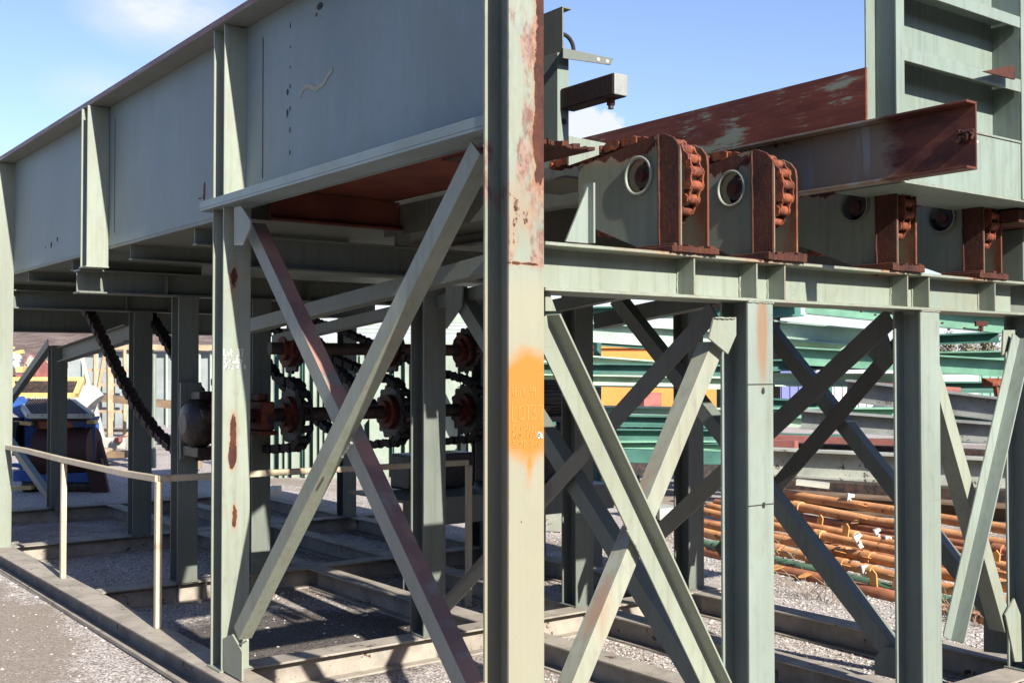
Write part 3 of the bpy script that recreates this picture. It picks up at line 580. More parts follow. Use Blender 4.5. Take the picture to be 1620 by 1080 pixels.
# scaled deck sheet peeping out beside the corner column
random.seed(3); mb = MB()
for i in range(15):
    x = 2.36 + i*.022; mb.prism([Vector((x, 3.10+random.uniform(-.02,.02), 2.455)), Vector((x+.022, 3.10+random.uniform(-.02,.02), 2.455)), Vector((x+.022, 3.6, 2.455)), Vector((x, 3.6, 2.455))], (0,0,random.uniform(.006,.02)))
mb.build('scaled_sheet', 'rust', ROOT)
gusset([onY(x, y, 3.45) for x, y in ((900,215),(985,232),(900,262))], (0,.01,0), FB, 'paint_green')
# upright with channel head, punched angle, hose and square tube
U = MB(); U.box((2.684, 3.30, 2.49), (2.739, 3.308, 2.86)); U.box((2.684, 3.308, 2.49), (2.692, 3.42, 2.86)); U.box((2.66, 3.28, 2.484), (2.77, 3.44, 2.492))
U = U.build('stop_post', 'paint_panel', ROOT, .001); U['label'] = 'short upright at the deck end with channel head and square tube'
MB().prism([Vector((2.715+.012*math.cos(a), 3.298, 2.60+.012*math.sin(a))) for a in np.linspace(0, 6.28, 13)[:-1]], (0,.0015,0)).build('bolt_hole', 'mark_dark', U)
mb = MB(); mb.box((2.70, 3.29, 2.865), (2.706, 3.75, 3.03)); mb.box((2.70, 3.29, 3.030), (2.745, 3.75, 3.036)); mb.box((2.70, 3.29, 2.858), (2.745, 3.75, 2.865)); mb.build('channel_head', 'paint_shade', U, .001)
mb = MB(); mb.prism([onY(x, y, 3.25) for x, y in ((891,76),(970,93),(966,103),(891,92))], (0,.006,0)); mb.prism([onY(891,76,3.256), onY(970,93,3.256), onY(970,93,3.30), onY(891,76,3.30)], (0,0,-.005)); mb.build('punched_angle', 'paint_shade', U)
for x, y in ((947, 94), (961, 97)):
    p = onY(x, y, 3.2485); MB().prism([p+Vector((.008*math.cos(a), 0, .006*math.sin(a))) for a in np.linspace(0, 6.28, 11)[:-1]], (0,.001,0)).build('punched_hole', 'white_sheet', U)
p0 = onY(890, 54, 3.35); pts = [p0 + Vector((.055*math.sin(a), 0, -.055*(1-math.cos(a)))) for a in np.linspace(0, math.pi/2*1.05, 9)]; MB().tube(pts, .008, 8).build('hose', 'dark_rubber', U)
ty = 3.0; pa = onY(970, 150, ty); pb = onY(992, 119, ty); x0, x1, z0, z1 = pa.x, pb.x, pa.z, pb.z
flat('tube_brown', (.035,.02,.018), .8, .3, 20)
MB().box((x0, ty, z0), (x1, 3.299, z1)).build('square_tube', 'tube_brown', U, .006)
MB().box((x0+.002, ty-.006, z0+.002), (x1-.002, ty-.0001, z1-.002)).build('tube_cap', 'steel_grey', U, .004)
bx = (x0+x1)/2; MB().tube([Vector((bx, ty+.05, z0)), Vector((bx, ty+.05, z0-.024))], .015, 8).build('bolt', 'rust', U); MB().tube([Vector((bx, ty+.05, z0-.024)), Vector((bx, ty+.05, z0-.038))], .010, 8).build('bolt', 'dark_steel', U)

# cantilevered channel and the rust-scoured side guard
CX0, CX1 = 3.8193, 3.8268; y0, y1 = 2.2741, 6.2; mb = MB(); mb.box((CX0, y0, 2.3988), (CX1, y1, 2.63))
for z in (2.3895, 2.63): mb.box((3.7606, y0, z), (CX1, y1, z+.0095))
CH = mb.build('channel_beam', 'paint_channel', ROOT, .0015); CH['label'] = 'heavy channel jutting out with its last third rusted dark red'
MB().tube([Vector((3.8268, 2.3020, 2.4995)), Vector((3.8678, 2.3020, 2.4995))], .009, 8).build('bolt', 'white_sheet', CH); MB().tube([Vector((3.8305, 2.3020, 2.4995)), Vector((3.8436, 2.3020, 2.4995))], .016, 6).build('nut', 'white_sheet', CH)
c_ = onX(1523, 218, CX0-.003); mb = MB()
for i in range(10): mb.tube([c_+Vector((0, random.uniform(-.05,.03), random.uniform(-.03,.03))), c_+Vector((-.008, random.uniform(-.04,.02), random.uniform(-.02,.02)))], random.uniform(.004,.010), 6)
mb.build('burnt_weld', 'rust', CH)
mb = MB(); mb.prism([Vector((3.9144, 2.815, 2.4436)), Vector((3.9144, 8.4, 2.4436)), Vector((3.9144, 8.4, 2.8956)), Vector((3.9144, 2.815, 2.8956))], (.012,0,0)); SG = mb.build('side_guard', 'paint_guard', ROOT); SG['label'] = 'long guard plate scoured to red rust with pale patches'
# shelf-framed end panel, standing just forward of the chain guides
PN = MB(); PN.box((4.0635, 2.8892, 2.4436), (5.0514, 2.8967, 3.4874)); PN.box((5.0514, 2.8892, 2.4436), (6.2444, 2.8967, 3.3756)); PN = PN.build('end_panel', 'paint_panel', ROOT); PN['label'] = 'upright panel framed by flat shelves and posts'
def shelf(z0, z1, yb=2.8887):
    mb = MB(); mb.box((4.0831, 2.7475, z0), (4.9927, 2.755, z1)); mb.box((4.0831, 2.755, z1-.008), (4.9927, yb, z1)); mb.build('shelf', 'paint_panel', PN, .001)
shelf(3.2358, 3.287); shelf(2.9375, 2.9953); shelf(2.7008, 2.7101)
MB().box((4.1194, 2.7541, 2.4408), (5.0142, 2.7615, 2.6999)).build('kick_plate', 'paint_panel', PN); MB().box((4.0831, 2.7494, 2.4305), (5.4988, 3.10, 2.4398)).build('sill', 'paint_panel', PN)
MB().box((5.0198, 2.7513, 2.4408), (6.1512, 2.7587, 2.6999)).build('kick_plate', 'paint_panel', PN)
mb = MB(); mb.box((4.0244, 2.7452, 2.4342), (4.0812, 2.7531, 3.6086)); mb.box((4.0356, 2.7531, 2.4342), (4.0430, 2.8529, 3.6086)); mb.box((3.9722, 2.8529, 2.4342), (4.0430, 2.8603, 3.6086)); mb.build('panel_post', 'paint_panel', PN, .001)
mb = MB(); mb.box((4.9955, 2.7452, 2.4408), (5.0281, 2.7531, 3.4874)); mb.box((4.9955, 2.7550, 2.4408), (5.0030, 2.8887, 3.4874)); mb.build('panel_post', 'paint_panel', PN, .001)
MB().prism([onY(x, y, 2.70) for x, y in ((1556,113),(1602,103),(1606,108),(1606,126))], (0,.01,0)).build('rusty_bracket', 'rust', PN)
MB().box((5.15, 2.85, 2.36), (5.9, 3.4, 2.42)).build('scaled_sheet', 'rust', ROOT)
MB().box((5.40, 2.97, 2.10), (6.5, 3.2, 2.355)).build('end_box', 'paint_shade', ROOT)

# ------------------------------------------------------------------ drive line under the deck
DY, DZ = 7.40, 1.33
SH = MB().tube([Vector((2.9, DY, DZ)), Vector((5.9, DY, DZ))], .05, 14).build('drive_shaft', 'dark_steel', ROOT)
SH2 = MB().tube([Vector((3.4, DY, 1.80)), Vector((5.9, DY, 1.80))], .045, 14).build('upper_shaft', 'dark_steel', ROOT)
def sprocket(x, z, par, r=.185, n=15):
    mb = MB(); pts = []
    for k in range(n*4):
        a = 2*math.pi*k/(n*4); rr = r + (.022 if k % 4 in (0, 1) else 0); pts.append(Vector((x-.012, DY+rr*math.cos(a), z+rr*math.sin(a))))
    mb.prism(pts, (.024, 0, 0)); o = mb.build('sprocket', 'grease', par)
    mb = MB().tube([Vector((x-.05, DY, z)), Vector((x+.05, DY, z))], .13, 20); mb.tube([Vector((x-.08, DY, z)), Vector((x+.08, DY, z))], .085, 16); mb.build('hub', 'orange_hub', par); return o
random.seed(11)
for x in (3.05, 3.57, 4.39, 5.08):
    sprocket(x, DZ, SH); path = [(10.6, 2.20), (10.4, 2.13), (9.95, 1.84), (9.5, 1.55), (9.1, 1.33), (8.7, 1.16), (8.3, 1.06), (7.95, 1.02), (7.65, 1.04), (7.48, 1.09)]
    path += [(DY - .24*math.sin(a), DZ - .24*math.cos(a)) for a in np.linspace(.1, math.pi*1.0, 12)] + ([(7.7, 1.585), (8.6, 1.72), (9.6, 1.95), (10.4, 2.14)] if x > 4 else [(7.55, 1.56)])
    if x > 3.1: path = [(10.5, 2.18)] + [(a, b_+.10*math.sin((a-7.4)*.9)) for a, b_ in path[1:]]
    ch = chain_mesh(MB(), path, (x, .08), .085, .026, .060).build('drive_chain', 'chain_black' if x > 3.1 else 'chain_dark', ROOT)
for x in (3.57, 4.39, 5.08): sprocket(x, 1.80, SH2, .16)
M['rust_chain_dark'] = M['rust_chain']
# bearing blocks
def block(x, z, mat='orange_hub'):
    mb = MB(); mb.box((x-.05, DY-.16, z-.10), (x+.05, DY+.16, z+.10)); mb.box((x-.06, DY-.20, z-.13), (x+.06, DY+.20, z-.1005)); mb.box((x-.035, DY-.09, z+.1005), (x+.035, DY+.09, z+.15)); mb.build('bearing_block', mat, SH, .012)
block(3.32, DZ); block(4.62, DZ); block(5.4, DZ)
# greasy housing on the column at the near end
mb = MB()
prof = [(0,.07),(.02,.13),(.07,.17),(.14,.175),(.20,.14),(.24,.09),(.27,.05)]
pts = [Vector((2.83+d, 7.55, 1.28)) for d, r_ in prof]; mb.tube(pts, [r_ for d, r_ in prof], 18); mb.box((2.90, 7.45, 1.05), (3.06, 7.77, 1.12)); mb.box((2.93, 7.50, 1.40), (3.03, 7.66, 1.50)); mb.build('bearing_housing', 'grease', SH, .006)
MB().box((2.89, 7.745, 1.02), (3.04, 7.772, 1.56)).build('backing_plate', 'paint_shade', SH)
# drive platform
PF = MB().box((4.2, 6.9, .70), (6.2, 7.7, .72)); PF.box((4.2, 6.9, .52), (6.2, 6.912, .6995)); PF = PF.build('drive_platform', 'paint_shade', ROOT)
for x in (4.35, 5.3, 6.05): 
    mb = MB(); isec(mb, (x, 7.0, 0), (x, 7.0, .52), (1,0,0), (0,1,0), .12, .12); mb.build('platform_leg', 'paint_shade', PF)
MB().box((4.5, 7.3, .73), (5.1, 7.6, 1.0)).build('gear_case', 'grease', PF, .02); MB().box((5.3, 7.2, .73), (5.9, 7.6, 1.15)).build('gear_case', 'dark_steel', PF, .02)

# ------------------------------------------------------------------ handrail (welded along the base beam)
HR = MB(); ps = [onX(-30, 703, 2.309), onX(0, 705, 2.309), onX(40, 712, 2.309), onX(100, 727, 2.309), onX(150, 738, 2.309), onX(200, 749, 2.309), onX(250, 757, 2.309)]
for a, b_ in zip(ps[:-1], ps[1:]): HR.bar(a, b_, .038, .038)
pe = Vector((4.50, 6.535, 1.0)); HR.bar(ps[-1], pe, .038, .038); HR = HR.build('handrail', 'rail_cream', ROOT, .003); HR['label'] = 'bent cream handrail with rust streaks'
for p in (Vector((2.309, 6.535, 1.0)), Vector((2.300, 8.47, .975)), Vector((2.30, 10.9, .96))):
    MB().box((p.x-.019, p.y-.019, .15), (p.x+.019, p.y+.019, p.z-.0)).build('rail_post', 'rail_cream', HR, .003)
MB().box((4.49, 6.516, .0), (4.528, 6.554, .98)).build('rail_post', 'rail_cream', HR, .003)

# ------------------------------------------------------------------ writing
FONT = {
 'U': [[(0,1),(.02,.2),(.25,0),(.5,.15),(.55,1)]], 'n': [[(0,.6),(.03,0)],[(.02,.45),(.2,.6),(.38,.5),(.42,0)]], 'i': [[(.05,.6),(.07,0)],[(.06,.8),(.07,.84)]],
 't': [[(.12,1),(.1,.1),(.25,0)],[(-.05,.65),(.35,.7)]], '4': [[(.05,1),(0,.5),(.42,.52)],[(.42,1),(.4,0)]], 'L': [[(.02,1),(0,.02),(.5,0)]], 'O': [[(.3,1),(.03,.75),(.02,.25),(.3,0),(.55,.3),(.52,.78),(.3,1)]],
 'T': [[(0,.98),(.62,1)],[(.32,1),(.3,0)]], '3': [[(.02,.95),(.3,1),(.42,.8),(.15,.52),(.45,.35),(.35,.05),(0,.05)]], '7': [[(0,.95),(.5,1),(.25,0)]],
 'R': [[(.03,0),(.02,1),(.35,.9),(.35,.6),(.05,.5),(.45,0)]], 'e': [[(.03,.33),(.38,.38),(.28,.6),(.08,.5),(.02,.2),(.18,0),(.4,.1)]], '-': [[(.02,.35),(.3,.37)]], 'r': [[(.02,.6),(.05,0)],[(.04,.4),(.2,.58),(.34,.52)]],
 'y': [[(.02,.6),(.18,.15)],[(.4,.6),(.08,-.35)]], 'N': [[(0,0),(.02,1),(.42,0),(.45,1)]], 'a': [[(.38,.55),(.12,.58),(.02,.25),(.15,0),(.38,.2),(.38,.58),(.42,0)]], 'D': [[(.02,0),(.02,1),(.4,.8),(.45,.3),(.02,0)]], 'd': [[(.38,.5),(.12,.55),(.02,.25),(.15,0),(.38,.2)],[(.42,1),(.4,0)]],
 'c': [[(.38,.52),(.15,.6),(.02,.3),(.15,0),(.38,.08)]], 'k': [[(.03,1),(.03,0)],[(.38,.6),(.06,.3),(.4,0)]], '#': [[(.15,1),(.1,0)],[(.38,1),(.33,0)],[(0,.65),(.5,.7)],[(0,.3),(.48,.35)]], '2': [[(.03,.8),(.2,1),(.4,.8),(.02,.02),(.45,.03)]],
 'S': [[(.4,.85),(.18,1),(.03,.78),(.38,.35),(.25,0),(.02,.12)]], 'o': [[(.2,.6),(.02,.3),(.2,0),(.4,.3),(.2,.6)]], 'u': [[(.02,.6),(.08,.05),(.3,.05),(.38,.6)],[(.38,.6),(.42,0)]], 'h': [[(.03,1),(.03,0)],[(.04,.4),(.22,.6),(.38,.45),(.4,0)]], 'l': [[(.05,1),(.08,0)]], ' ': []}
def write(text, x, z, h, w, mat, par, yface, name, wd=.0028):
    mb = MB(); adv = w/len(text); cx_ = x
    for chh in text:
        for st in FONT[chh]:
            p = [Vector((cx_+a*adv*1.45, yface, z+b_*h)) for a, b_ in st]
            for a, b_ in zip(p[:-1], p[1:]):
                d = (b_-a).normalized(); nn = Vector((-d.z, 0, d.x))*wd/2; e = d*wd*.35
                mb.prism([a-e-nn, b_+e-nn, b_+e+nn, a-e+nn], (0, -.0007, 0))
        cx_ += adv
    return mb.build(name, mat, par)
yf = 2.9568
for txt, px, py, hpx, wpx, m_ in (('Unit 44', 811, 627, 15, 38, 'scribe'), ('LOT37', 810, 666, 25, 52, 'scribe'), ('Re-entry', 811, 681, 12, 34, 'scribe'), ('Near Deck', 811, 693, 10, 40, 'scribe'), ('#2', 851, 692, 8, 9, 'chalk'), ('South Side', 811, 708, 11, 44, 'scribe')):
    a = onY(px, py, yf); b_ = onY(px+wpx, py, yf); h_ = onY(px, py-hpx, yf).z - a.z; write(txt, a.x, a.z, h_, b_.x-a.x, m_, C0, yf, 'hand_lettering', .0045 if txt == '#2' else .0019)
yf = 5.3958
for txt, px, py, hpx, wpx in (('Lot 37', 354, 563, 11, 32), ('Re-entry', 355, 574, 9, 30), ('Near Deck', 355, 583, 7, 36)):
    a = onY(px, py, yf); b_ = onY(px+wpx, py, yf); h_ = onY(px, py-hpx, yf).z - a.z; write(txt, a.x, a.z, h_, b_.x-a.x, 'chalk', C1, yf, 'hand_lettering', .0040)

# ================================================================== BACKGROUND
def quadslab(pts, th, name, mat, par=None, bev=0): return MB().prism([Vector(p) for p in pts], th).build(name, mat, par, bev)
# ---- right: green storage racks of crooked beams, each beam its own
def ibeam_between(P1, P2, h, b, mat, name='steel_beam', par=None):
    mb = MB(); P1 = Vector(P1); P2 = Vector(P2); d = (P2-P1).normalized(); u = d.cross(Vector((0,0,1))).normalized(); w = u.cross(d).normalized(); isec(mb, P1, P2, u, w, b, h, .02, .015); return mb.build(name, mat, par)
def line_at(px, py, depth, d2=None, px2=None, py2=None): return far(px, py, depth), far(px2, py2, d2)
rack = thing('green_beam_rack', 'tall mint green rack of long crooked beams behind the braces', 'rack', onZ(1000, 772, 0))
def rb(px1, y1, px2, y2, d1, d2, hpx, mat, name='rack_beam', wid=.12):
    P1 = far(px1, y1, d1); P2 = far(px2, y2, d2); h = hpx*d1/FPX; mb = MB(); mb.bar(P1, P2, wid, h); mb.bar(P1+Vector((-.04,-.04,h/2+.012)), P2+Vector((-.04,-.04,h/2*d2/d1+.012)), wid+.10, .02); mb.bar(P1+Vector((-.04,-.04,-h/2-.012)), P2+Vector((-.04,-.04,-h/2*d2/d1-.012)), wid+.10, .02)
    return mb.build(name, mat, rack)
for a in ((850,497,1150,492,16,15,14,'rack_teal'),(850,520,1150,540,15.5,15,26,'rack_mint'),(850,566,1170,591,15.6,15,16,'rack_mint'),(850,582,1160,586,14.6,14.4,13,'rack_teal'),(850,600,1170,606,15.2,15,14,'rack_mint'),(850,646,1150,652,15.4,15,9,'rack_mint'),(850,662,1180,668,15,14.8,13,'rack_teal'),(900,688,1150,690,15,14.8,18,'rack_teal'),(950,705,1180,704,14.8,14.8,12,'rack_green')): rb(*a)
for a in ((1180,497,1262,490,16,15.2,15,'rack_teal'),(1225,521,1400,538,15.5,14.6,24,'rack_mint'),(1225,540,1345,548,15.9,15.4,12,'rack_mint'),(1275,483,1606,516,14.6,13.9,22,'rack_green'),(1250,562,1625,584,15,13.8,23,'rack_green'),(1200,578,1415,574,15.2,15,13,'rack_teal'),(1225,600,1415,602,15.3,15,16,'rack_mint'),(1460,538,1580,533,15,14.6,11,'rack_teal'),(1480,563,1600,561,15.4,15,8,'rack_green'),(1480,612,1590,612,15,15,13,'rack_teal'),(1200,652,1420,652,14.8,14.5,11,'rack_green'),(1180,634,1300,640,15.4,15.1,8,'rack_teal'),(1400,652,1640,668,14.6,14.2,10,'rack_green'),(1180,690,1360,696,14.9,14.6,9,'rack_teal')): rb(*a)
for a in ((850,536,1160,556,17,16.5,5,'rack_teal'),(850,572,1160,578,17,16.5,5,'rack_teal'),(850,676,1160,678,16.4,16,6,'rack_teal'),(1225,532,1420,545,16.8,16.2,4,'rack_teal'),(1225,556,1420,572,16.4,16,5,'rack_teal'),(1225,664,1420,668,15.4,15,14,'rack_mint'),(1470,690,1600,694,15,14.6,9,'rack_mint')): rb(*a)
for px, y1, y2, w, d, m_ in ((992,655,772,14,15.6,'rack_mint'),(1005,640,760,10,15.7,'rack_green'),(1228,500,650,9,15.4,'timber_dark'),(1080,590,650,8,15.8,'rack_teal'),(1597,515,640,8,15.2,'rack_teal'),(1410,600,650,6,15.6,'rack_teal'),(945,500,770,9,16.4,'rack_teal'),(1140,520,760,9,16.3,'rack_teal'),(1310,560,700,9,16.0,'rack_teal')):
    mb = MB(); mb.bar(far(px, y1, d), far(px, y2, d), w*d/FPX, w*d/FPX); mb.build('upright', m_, rack)
for px, py in ((1525,519),(1548,520),(1500,521),(1384,498),(1362,493),(1490,511),(1505,656)):
    p = far(px, py, 13.75); MB().tube([p, p+FW*-.03], .013, 8).build('bolt_head', 'rust', rack)
p = far(1552, 512, 13.8); mb = MB(); mb.bar(p-RT*.07, p+RT*.07, .05, .06); mb.bar(p, p-UP*.09, .04, .04); mb.build('clamp', 'rust', rack)
p = far(1575, 604, 14.3); h_ = MB(); h_.bar(p-RT*.16, p+RT*.1, .08, .10); h_.bar(p-UP*.03, p-UP*.42+RT*.05, .05, .05); tag(h_.build('clamp', 'rust_chain'), 'orange rusted clamp hanging on the green beams far right', 'clamp')
# crosswise scrap of the rack: boxes and sheets in the gap
for px, py, w, h, d, m_ in ((1030,672,30,12,15.2,'rack_mint'),(1035,702,32,20,15.1,'steel_pale'),(1070,704,40,22,15.3,'rack_teal'),(1050,718,34,10,14.9,'rack_mint'),(1000,690,12,20,15.0,'slat_pale'),(1060,732,48,14,15.0,'dark_rubber'),(1120,690,30,14,15.2,'rack_mint')):
    c_ = far(px, py, d); w *= d/FPX; h *= d/FPX; mb = MB(); mb.bar(c_-RT*w/2, c_+RT*w/2, .2, h); mb.build('rack_plate', m_, rack)
tag(MB().bar(far(975,708,15.6), far(1200,712,15.3), .2, .10).build('red_channel', 'scrap_red'), 'dull red steel channel lying in front of green rack', 'channel')
tag(MB().bar(far(1190,702,12.9), far(1260,704,12.6), .12, .10).build('red_channel', 'scrap_red'), 'short red channel end lying on grey beams beside pale column', 'channel')

for (x1, y1, x2, y2, d1, d2, w, m_, lab) in ((1225,694,1420,702,13.8,13.2,.10,'scrap_red','long red channel lying behind the rust stained girder'),(1225,708,1420,714,13.2,12.8,.12,'dark_steel','dark steel bar lying behind the rust stained girder'),(1490,716,1600,722,12.9,12.5,.12,'dark_steel','dark steel bar lying behind girders in the right bay'),(1490,640,1600,645,14.2,13.9,.10,'scrap_red','red channel lying behind girders in the right bay'),(950,722,1140,728,14.6,14.4,.22,'rack_teal','dark teal beam lying low under the green rack'),(950,740,1140,744,14.4,14.2,.14,'dark_steel','dark steel bar lying low under the green rack')):
    tag(MB().bar(far(x1, y1, d1), far(x2, y2, d2), .2, w).build('steel_bar', m_), lab, 'bar')
# shipping containers and buildings far away
def container(px1, px2, pyt, depth, mat, name, label, cat, h=2.6, ribs=True, d2=None, z0=0):
    P1 = far(px1, 580, depth); P2 = far(px2, 580, d2 or depth); P1.z = P2.z = z0; d = (P2-P1).normalized(); nrm = Vector((0,0,1)).cross(d)
    if nrm.dot(FW) < 0: nrm = -nrm
    t_ = thing(name, label, cat, (P1+P2)/2); L = (P2-P1).length
    mb = MB(); mb.prism([P1, P2, P2+nrm*2.4, P1+nrm*2.4], (0,0,h)); b = mb.build('body', mat, t_)
    if ribs:
        mb = MB(); n = int(L/.30)
        for i in range(n):
            a = P1 + d*(.1+i*.30) - nrm*.04; mb.prism([a, a+d*.14, a+d*.14+nrm*.038, a+nrm*.038], (0,0,h*.92))
        mb.build('corrugation', mat, t_)
    mb = MB(); mb.bar(P1+Vector((0,0,h-.06))-nrm*.07, P2+Vector((0,0,h-.06))-nrm*.07, .12, .12); mb.bar(P1+Vector((0,0,.08))-nrm*.07, P2+Vector((0,0,.08))-nrm*.07, .12, .14); mb.build('edge_rail', mat, t_)
    return t_, P1, P2, nrm
ct, P1, P2, nn = container(840, 1190, 540, 34, 'container_orange', 'shipping_container', 'bright orange shipping container seen through the braces', 'container', 2.35, False)
for u, a, b_, w in ((.52,.0,.9,.7),(.88,0,.45,1.6)):
    p = P1.lerp(P2, u) - nn*.5; MB().box((p.x-w/2, p.y-.2, a), (p.x+w/2, p.y+.2, b_)).build('dark_opening', 'scrap_red', ct)
container(1205, 1300, 0, 40, 'container_blue', 'shipping_container', 'lilac blue ribbed shipping container beside pale column', 'container', 1.5)
container(1235, 1480, 0, 60, 'container_navy', 'shipping_container', 'dark blue long container behind the mint beams', 'container', 2.8)
container(1290, 1440, 0, 42, 'white_sheet', 'site_cabin', 'white site cabin between green beams and grey girders', 'cabin', 1.55)
container(1465, 1548, 0, 40, 'white_sheet', 'site_cabin', 'white site cabin with brown corner strip at far right', 'cabin', 1.6, False)
container(1549, 1600, 0, 41, 'rack_green', 'shipping_container', 'green container over a blue base at far right', 'container', 1.55)
wh, P1, P2, nn = container(930, 1170, 0, 52, 'white_sheet', 'site_building', 'long white building with small windows above orange container', 'building', 3.0, False)
random.seed(5)
for i in range(9):
    p = P1.lerp(P2, .06+i*.105) - nn*.05; MB().bar(p+Vector((0,0,2.35)), p+(P2-P1).normalized()*.42+Vector((0,0,2.35)), .06, .45).build('window', random.choice(['panel_grey','container_navy','timber_dark']), wh)
# yellow crane part
mb = MB()
for a, b_ in (((1246,548),(1252,572)),((1252,548),(1258,575)),((1246,552),(1256,562)),((1250,562),(1260,570))): mb.bar(far(*a, 22), far(*b_, 22), .08, .08)
tag(mb.build('yellow_bracket', 'machine_yellow'), 'small yellow lattice bracket left of crossing dark braces', 'bracket')

# grey steel girders lying stacked behind the pipes
gi = [((1340,617),(1625,652),13.4,12.4,34,'steel_grey','uppermost grey girder of the stack behind the orange pipes'),((1268,662),(1650,690),12.8,11.8,30,'steel_grey','second grey girder in the stack with a bent flange'),((1190,728),(1660,752),12.2,10.6,42,'steel_pale','long pale rust stained girder lying above the orange pipes'),((1190,785),(1660,818),11.6,10.0,26,'timber_dark','dark lowest girder right behind the orange pipes'),((860,772),(1130,800),12.6,12.0,0,'',''),]
tag(MB().bar(far(1190,768,11.9), far(1660,792,10.4), .3, .17).build('gap_shade_bar', 'dark_steel'), 'black bar standing in for the shaded gap beneath the pale stained girder', 'beam')  # black bar painting in the shade of the gap under the girder
tag(MB().bar(far(1190,752,12.9), far(1660,770,11.6), .2, .10).build('gap_shade_bar', 'dark_steel'), 'thin black bar behind the pale stained girder', 'beam')
for (a, b_, d1, d2, hpx, m_, lab) in gi:
    if not m_: continue
    o = ibeam_between(far(a[0], a[1], d1), far(b_[0], b_[1], d2), hpx*d1/FPX, .26, m_, 'steel_girder'); tag(o, lab, 'girder', 'girders stacked behind the pipes')
p1, p2 = far(1355,629,13.6), far(1520,636,13.2); mb = MB(); mb.tube([p1+Vector((0,0,.15)), p2+Vector((0,0,.12))], .055, 10); tag(mb.build('red_pipe', 'scrap_red'), 'short dull red pipe resting on the uppermost grey girder', 'pipe')
tag(MB().bar(far(1260,762,11.0), far(1312,768,10.9), .12, .05).build('pale_plank', 'steel_pale'), 'short pale plank lying on the dark lowest girder', 'plank')

# orange pipes with lugs, every pipe its own
random.seed(17)
pd = Vector((.175, .985, 0)).normalized()
def pipe(px, py, depth, ln_back, ln_fwd, r, mat, label, tilt=0.0, lugs=(), lmat='lug_orange', collars=()):
    c_ = far(px, py, depth); d = (pd + Vector((random.uniform(-.025,.025),0,tilt+random.uniform(-.012,.012)))).normalized(); A = c_ + d*ln_back; B = c_ - d*ln_fwd
    o = thing('scaffold_pipe', label, 'pipe', c_, 'orange pipes piled beside the frame'); MB().tube([A.lerp(B, i/12)+Vector((0,0,random.uniform(-.006,.006))) for i in range(13)], r, 12).build('tube', mat, o)
    for u in collars: q = A.lerp(B, u); MB().tube([q-d*.05, q+d*.05], r*1.28, 12).build('collar', mat, o)
    for u, ang, l_ in lugs:
        q = A.lerp(B, u); up_ = (Vector((0,0,1))*math.cos(ang) + Vector((-1,.1,0)).normalized()*math.sin(ang)); sd = d
        MB().prism([q+up_*r-sd*.035, q+up_*r+sd*.035, q+up_*(r+l_)+sd*.035, q+up_*(r+l_+.03), q+up_*(r+l_)-sd*.035], Vector((-1,0,0))*.012).build('lug', lmat, o)
    return o
# (px,py) at the middle of what shows; depths follow the pile's slope towards the camera
labs = ['topmost orange pipe of the pile with upright lugs','second orange pipe of the pile from the top with a long clean run','third pipe from the top with a purple rust tint','slim dark pipe fourth from the top of the pile','fifth pipe from the top, bright rust orange','sixth pipe from the top with a grey green worn band','seventh pipe from the top with a rusty collar','eighth pipe from the top carrying a white coupler','green ended pipe low in the pile','lowest thick rust brown pipe near the gravel','brown pipe lying on the gravel under the pile','back pipe of the pile half hidden by the others']
spec = [(1320,793,10.6,.044,'pipe_rust'),(1320,812,10.3,.045,'pipe_rust'),(1330,828,10.2,.040,'pipe_brown'),(1330,838,10.0,.026,'pipe_brown'),(1330,843,9.6,.036,'pipe_rust'),(1330,853,9.5,.038,'pipe_rust'),(1330,873,9.2,.044,'pipe_rust'),(1330,892,9.0,.042,'pipe_rust'),(1330,912,8.6,.042,'pipe_green'),(1340,928,8.5,.060,'pipe_brown'),(1350,946,8.4,.052,'pipe_brown'),(1300,862,9.9,.042,'pipe_brown')]
for i, ((px, py, dp, r, m_), lab) in enumerate(zip(spec, labs)):
    lug = [(random.uniform(.1,.9), random.choice([-.2,.1,1.3,1.8,2.2,2.6]), random.uniform(.04,.11)) for _ in range(7)]
    pipe(px, py, dp, 1.9 if i != 1 else .95, 2.6, r, m_, lab, 0, lug, 'lug_orange', [random.random() for _ in range(3)])
for i, (px, py, dp, r) in enumerate(((1090,825,12.6,.05),(1095,842,12.2,.05),(1090,858,11.9,.05),(1100,876,11.5,.05))):
    pipe(px, py, dp, 2.6, .9, r, 'pipe_rust', ['highest','second','third','lowest'][i]+' of four rusty pipe ends left of the pale column', 0, [(.5,1.2,.1),(.3,-.2,.1)])
for i, (px, py, dp) in enumerate(((1360,856,8.95),(1362,950,8.35),(1370,905,8.7),(1345,790,10.4),(1405,857,9.1),(1390,845,9.4),(1525,905,8.2),(1515,795,9.4),(1257,935,8.9),(1290,940,8.8))):
    c_ = far(px, py, dp); s = random.uniform(.035,.06); mb = MB(); a_ = random.uniform(-.6,.6)
    ux = RT*math.cos(a_)+UP*math.sin(a_); uy = UP*math.cos(a_)-RT*math.sin(a_)
    mb.prism([c_-ux*s*.4+uy*s, c_+ux*s*.7+uy*s*.9, c_+ux*s*.75+uy*s*.4, c_+ux*s*.1+uy*s*.3, c_+ux*s*.1-uy*s, c_-ux*s*.5-uy*s*.9], FW*.05); mb.tube([c_-FW*.02, c_-FW*.005], s*.18, 8)
    tag(mb.build('pipe_coupler', 'white_tank', None, .006), ['white coupler clamped on a middle pipe of the pile','lowest white coupler hanging near the gravel','large white coupler in the middle of the pile','white coupler on the topmost pipe','white coupler against the left edge of the second column','small white coupler above the middle pipes','white coupler in the right bay low on the pile','white coupler in the right bay high on the pile','white coupler under the green ended pipe','white coupler foot beside the dry weeds'][i], 'coupler', 'white couplers on the pipes')
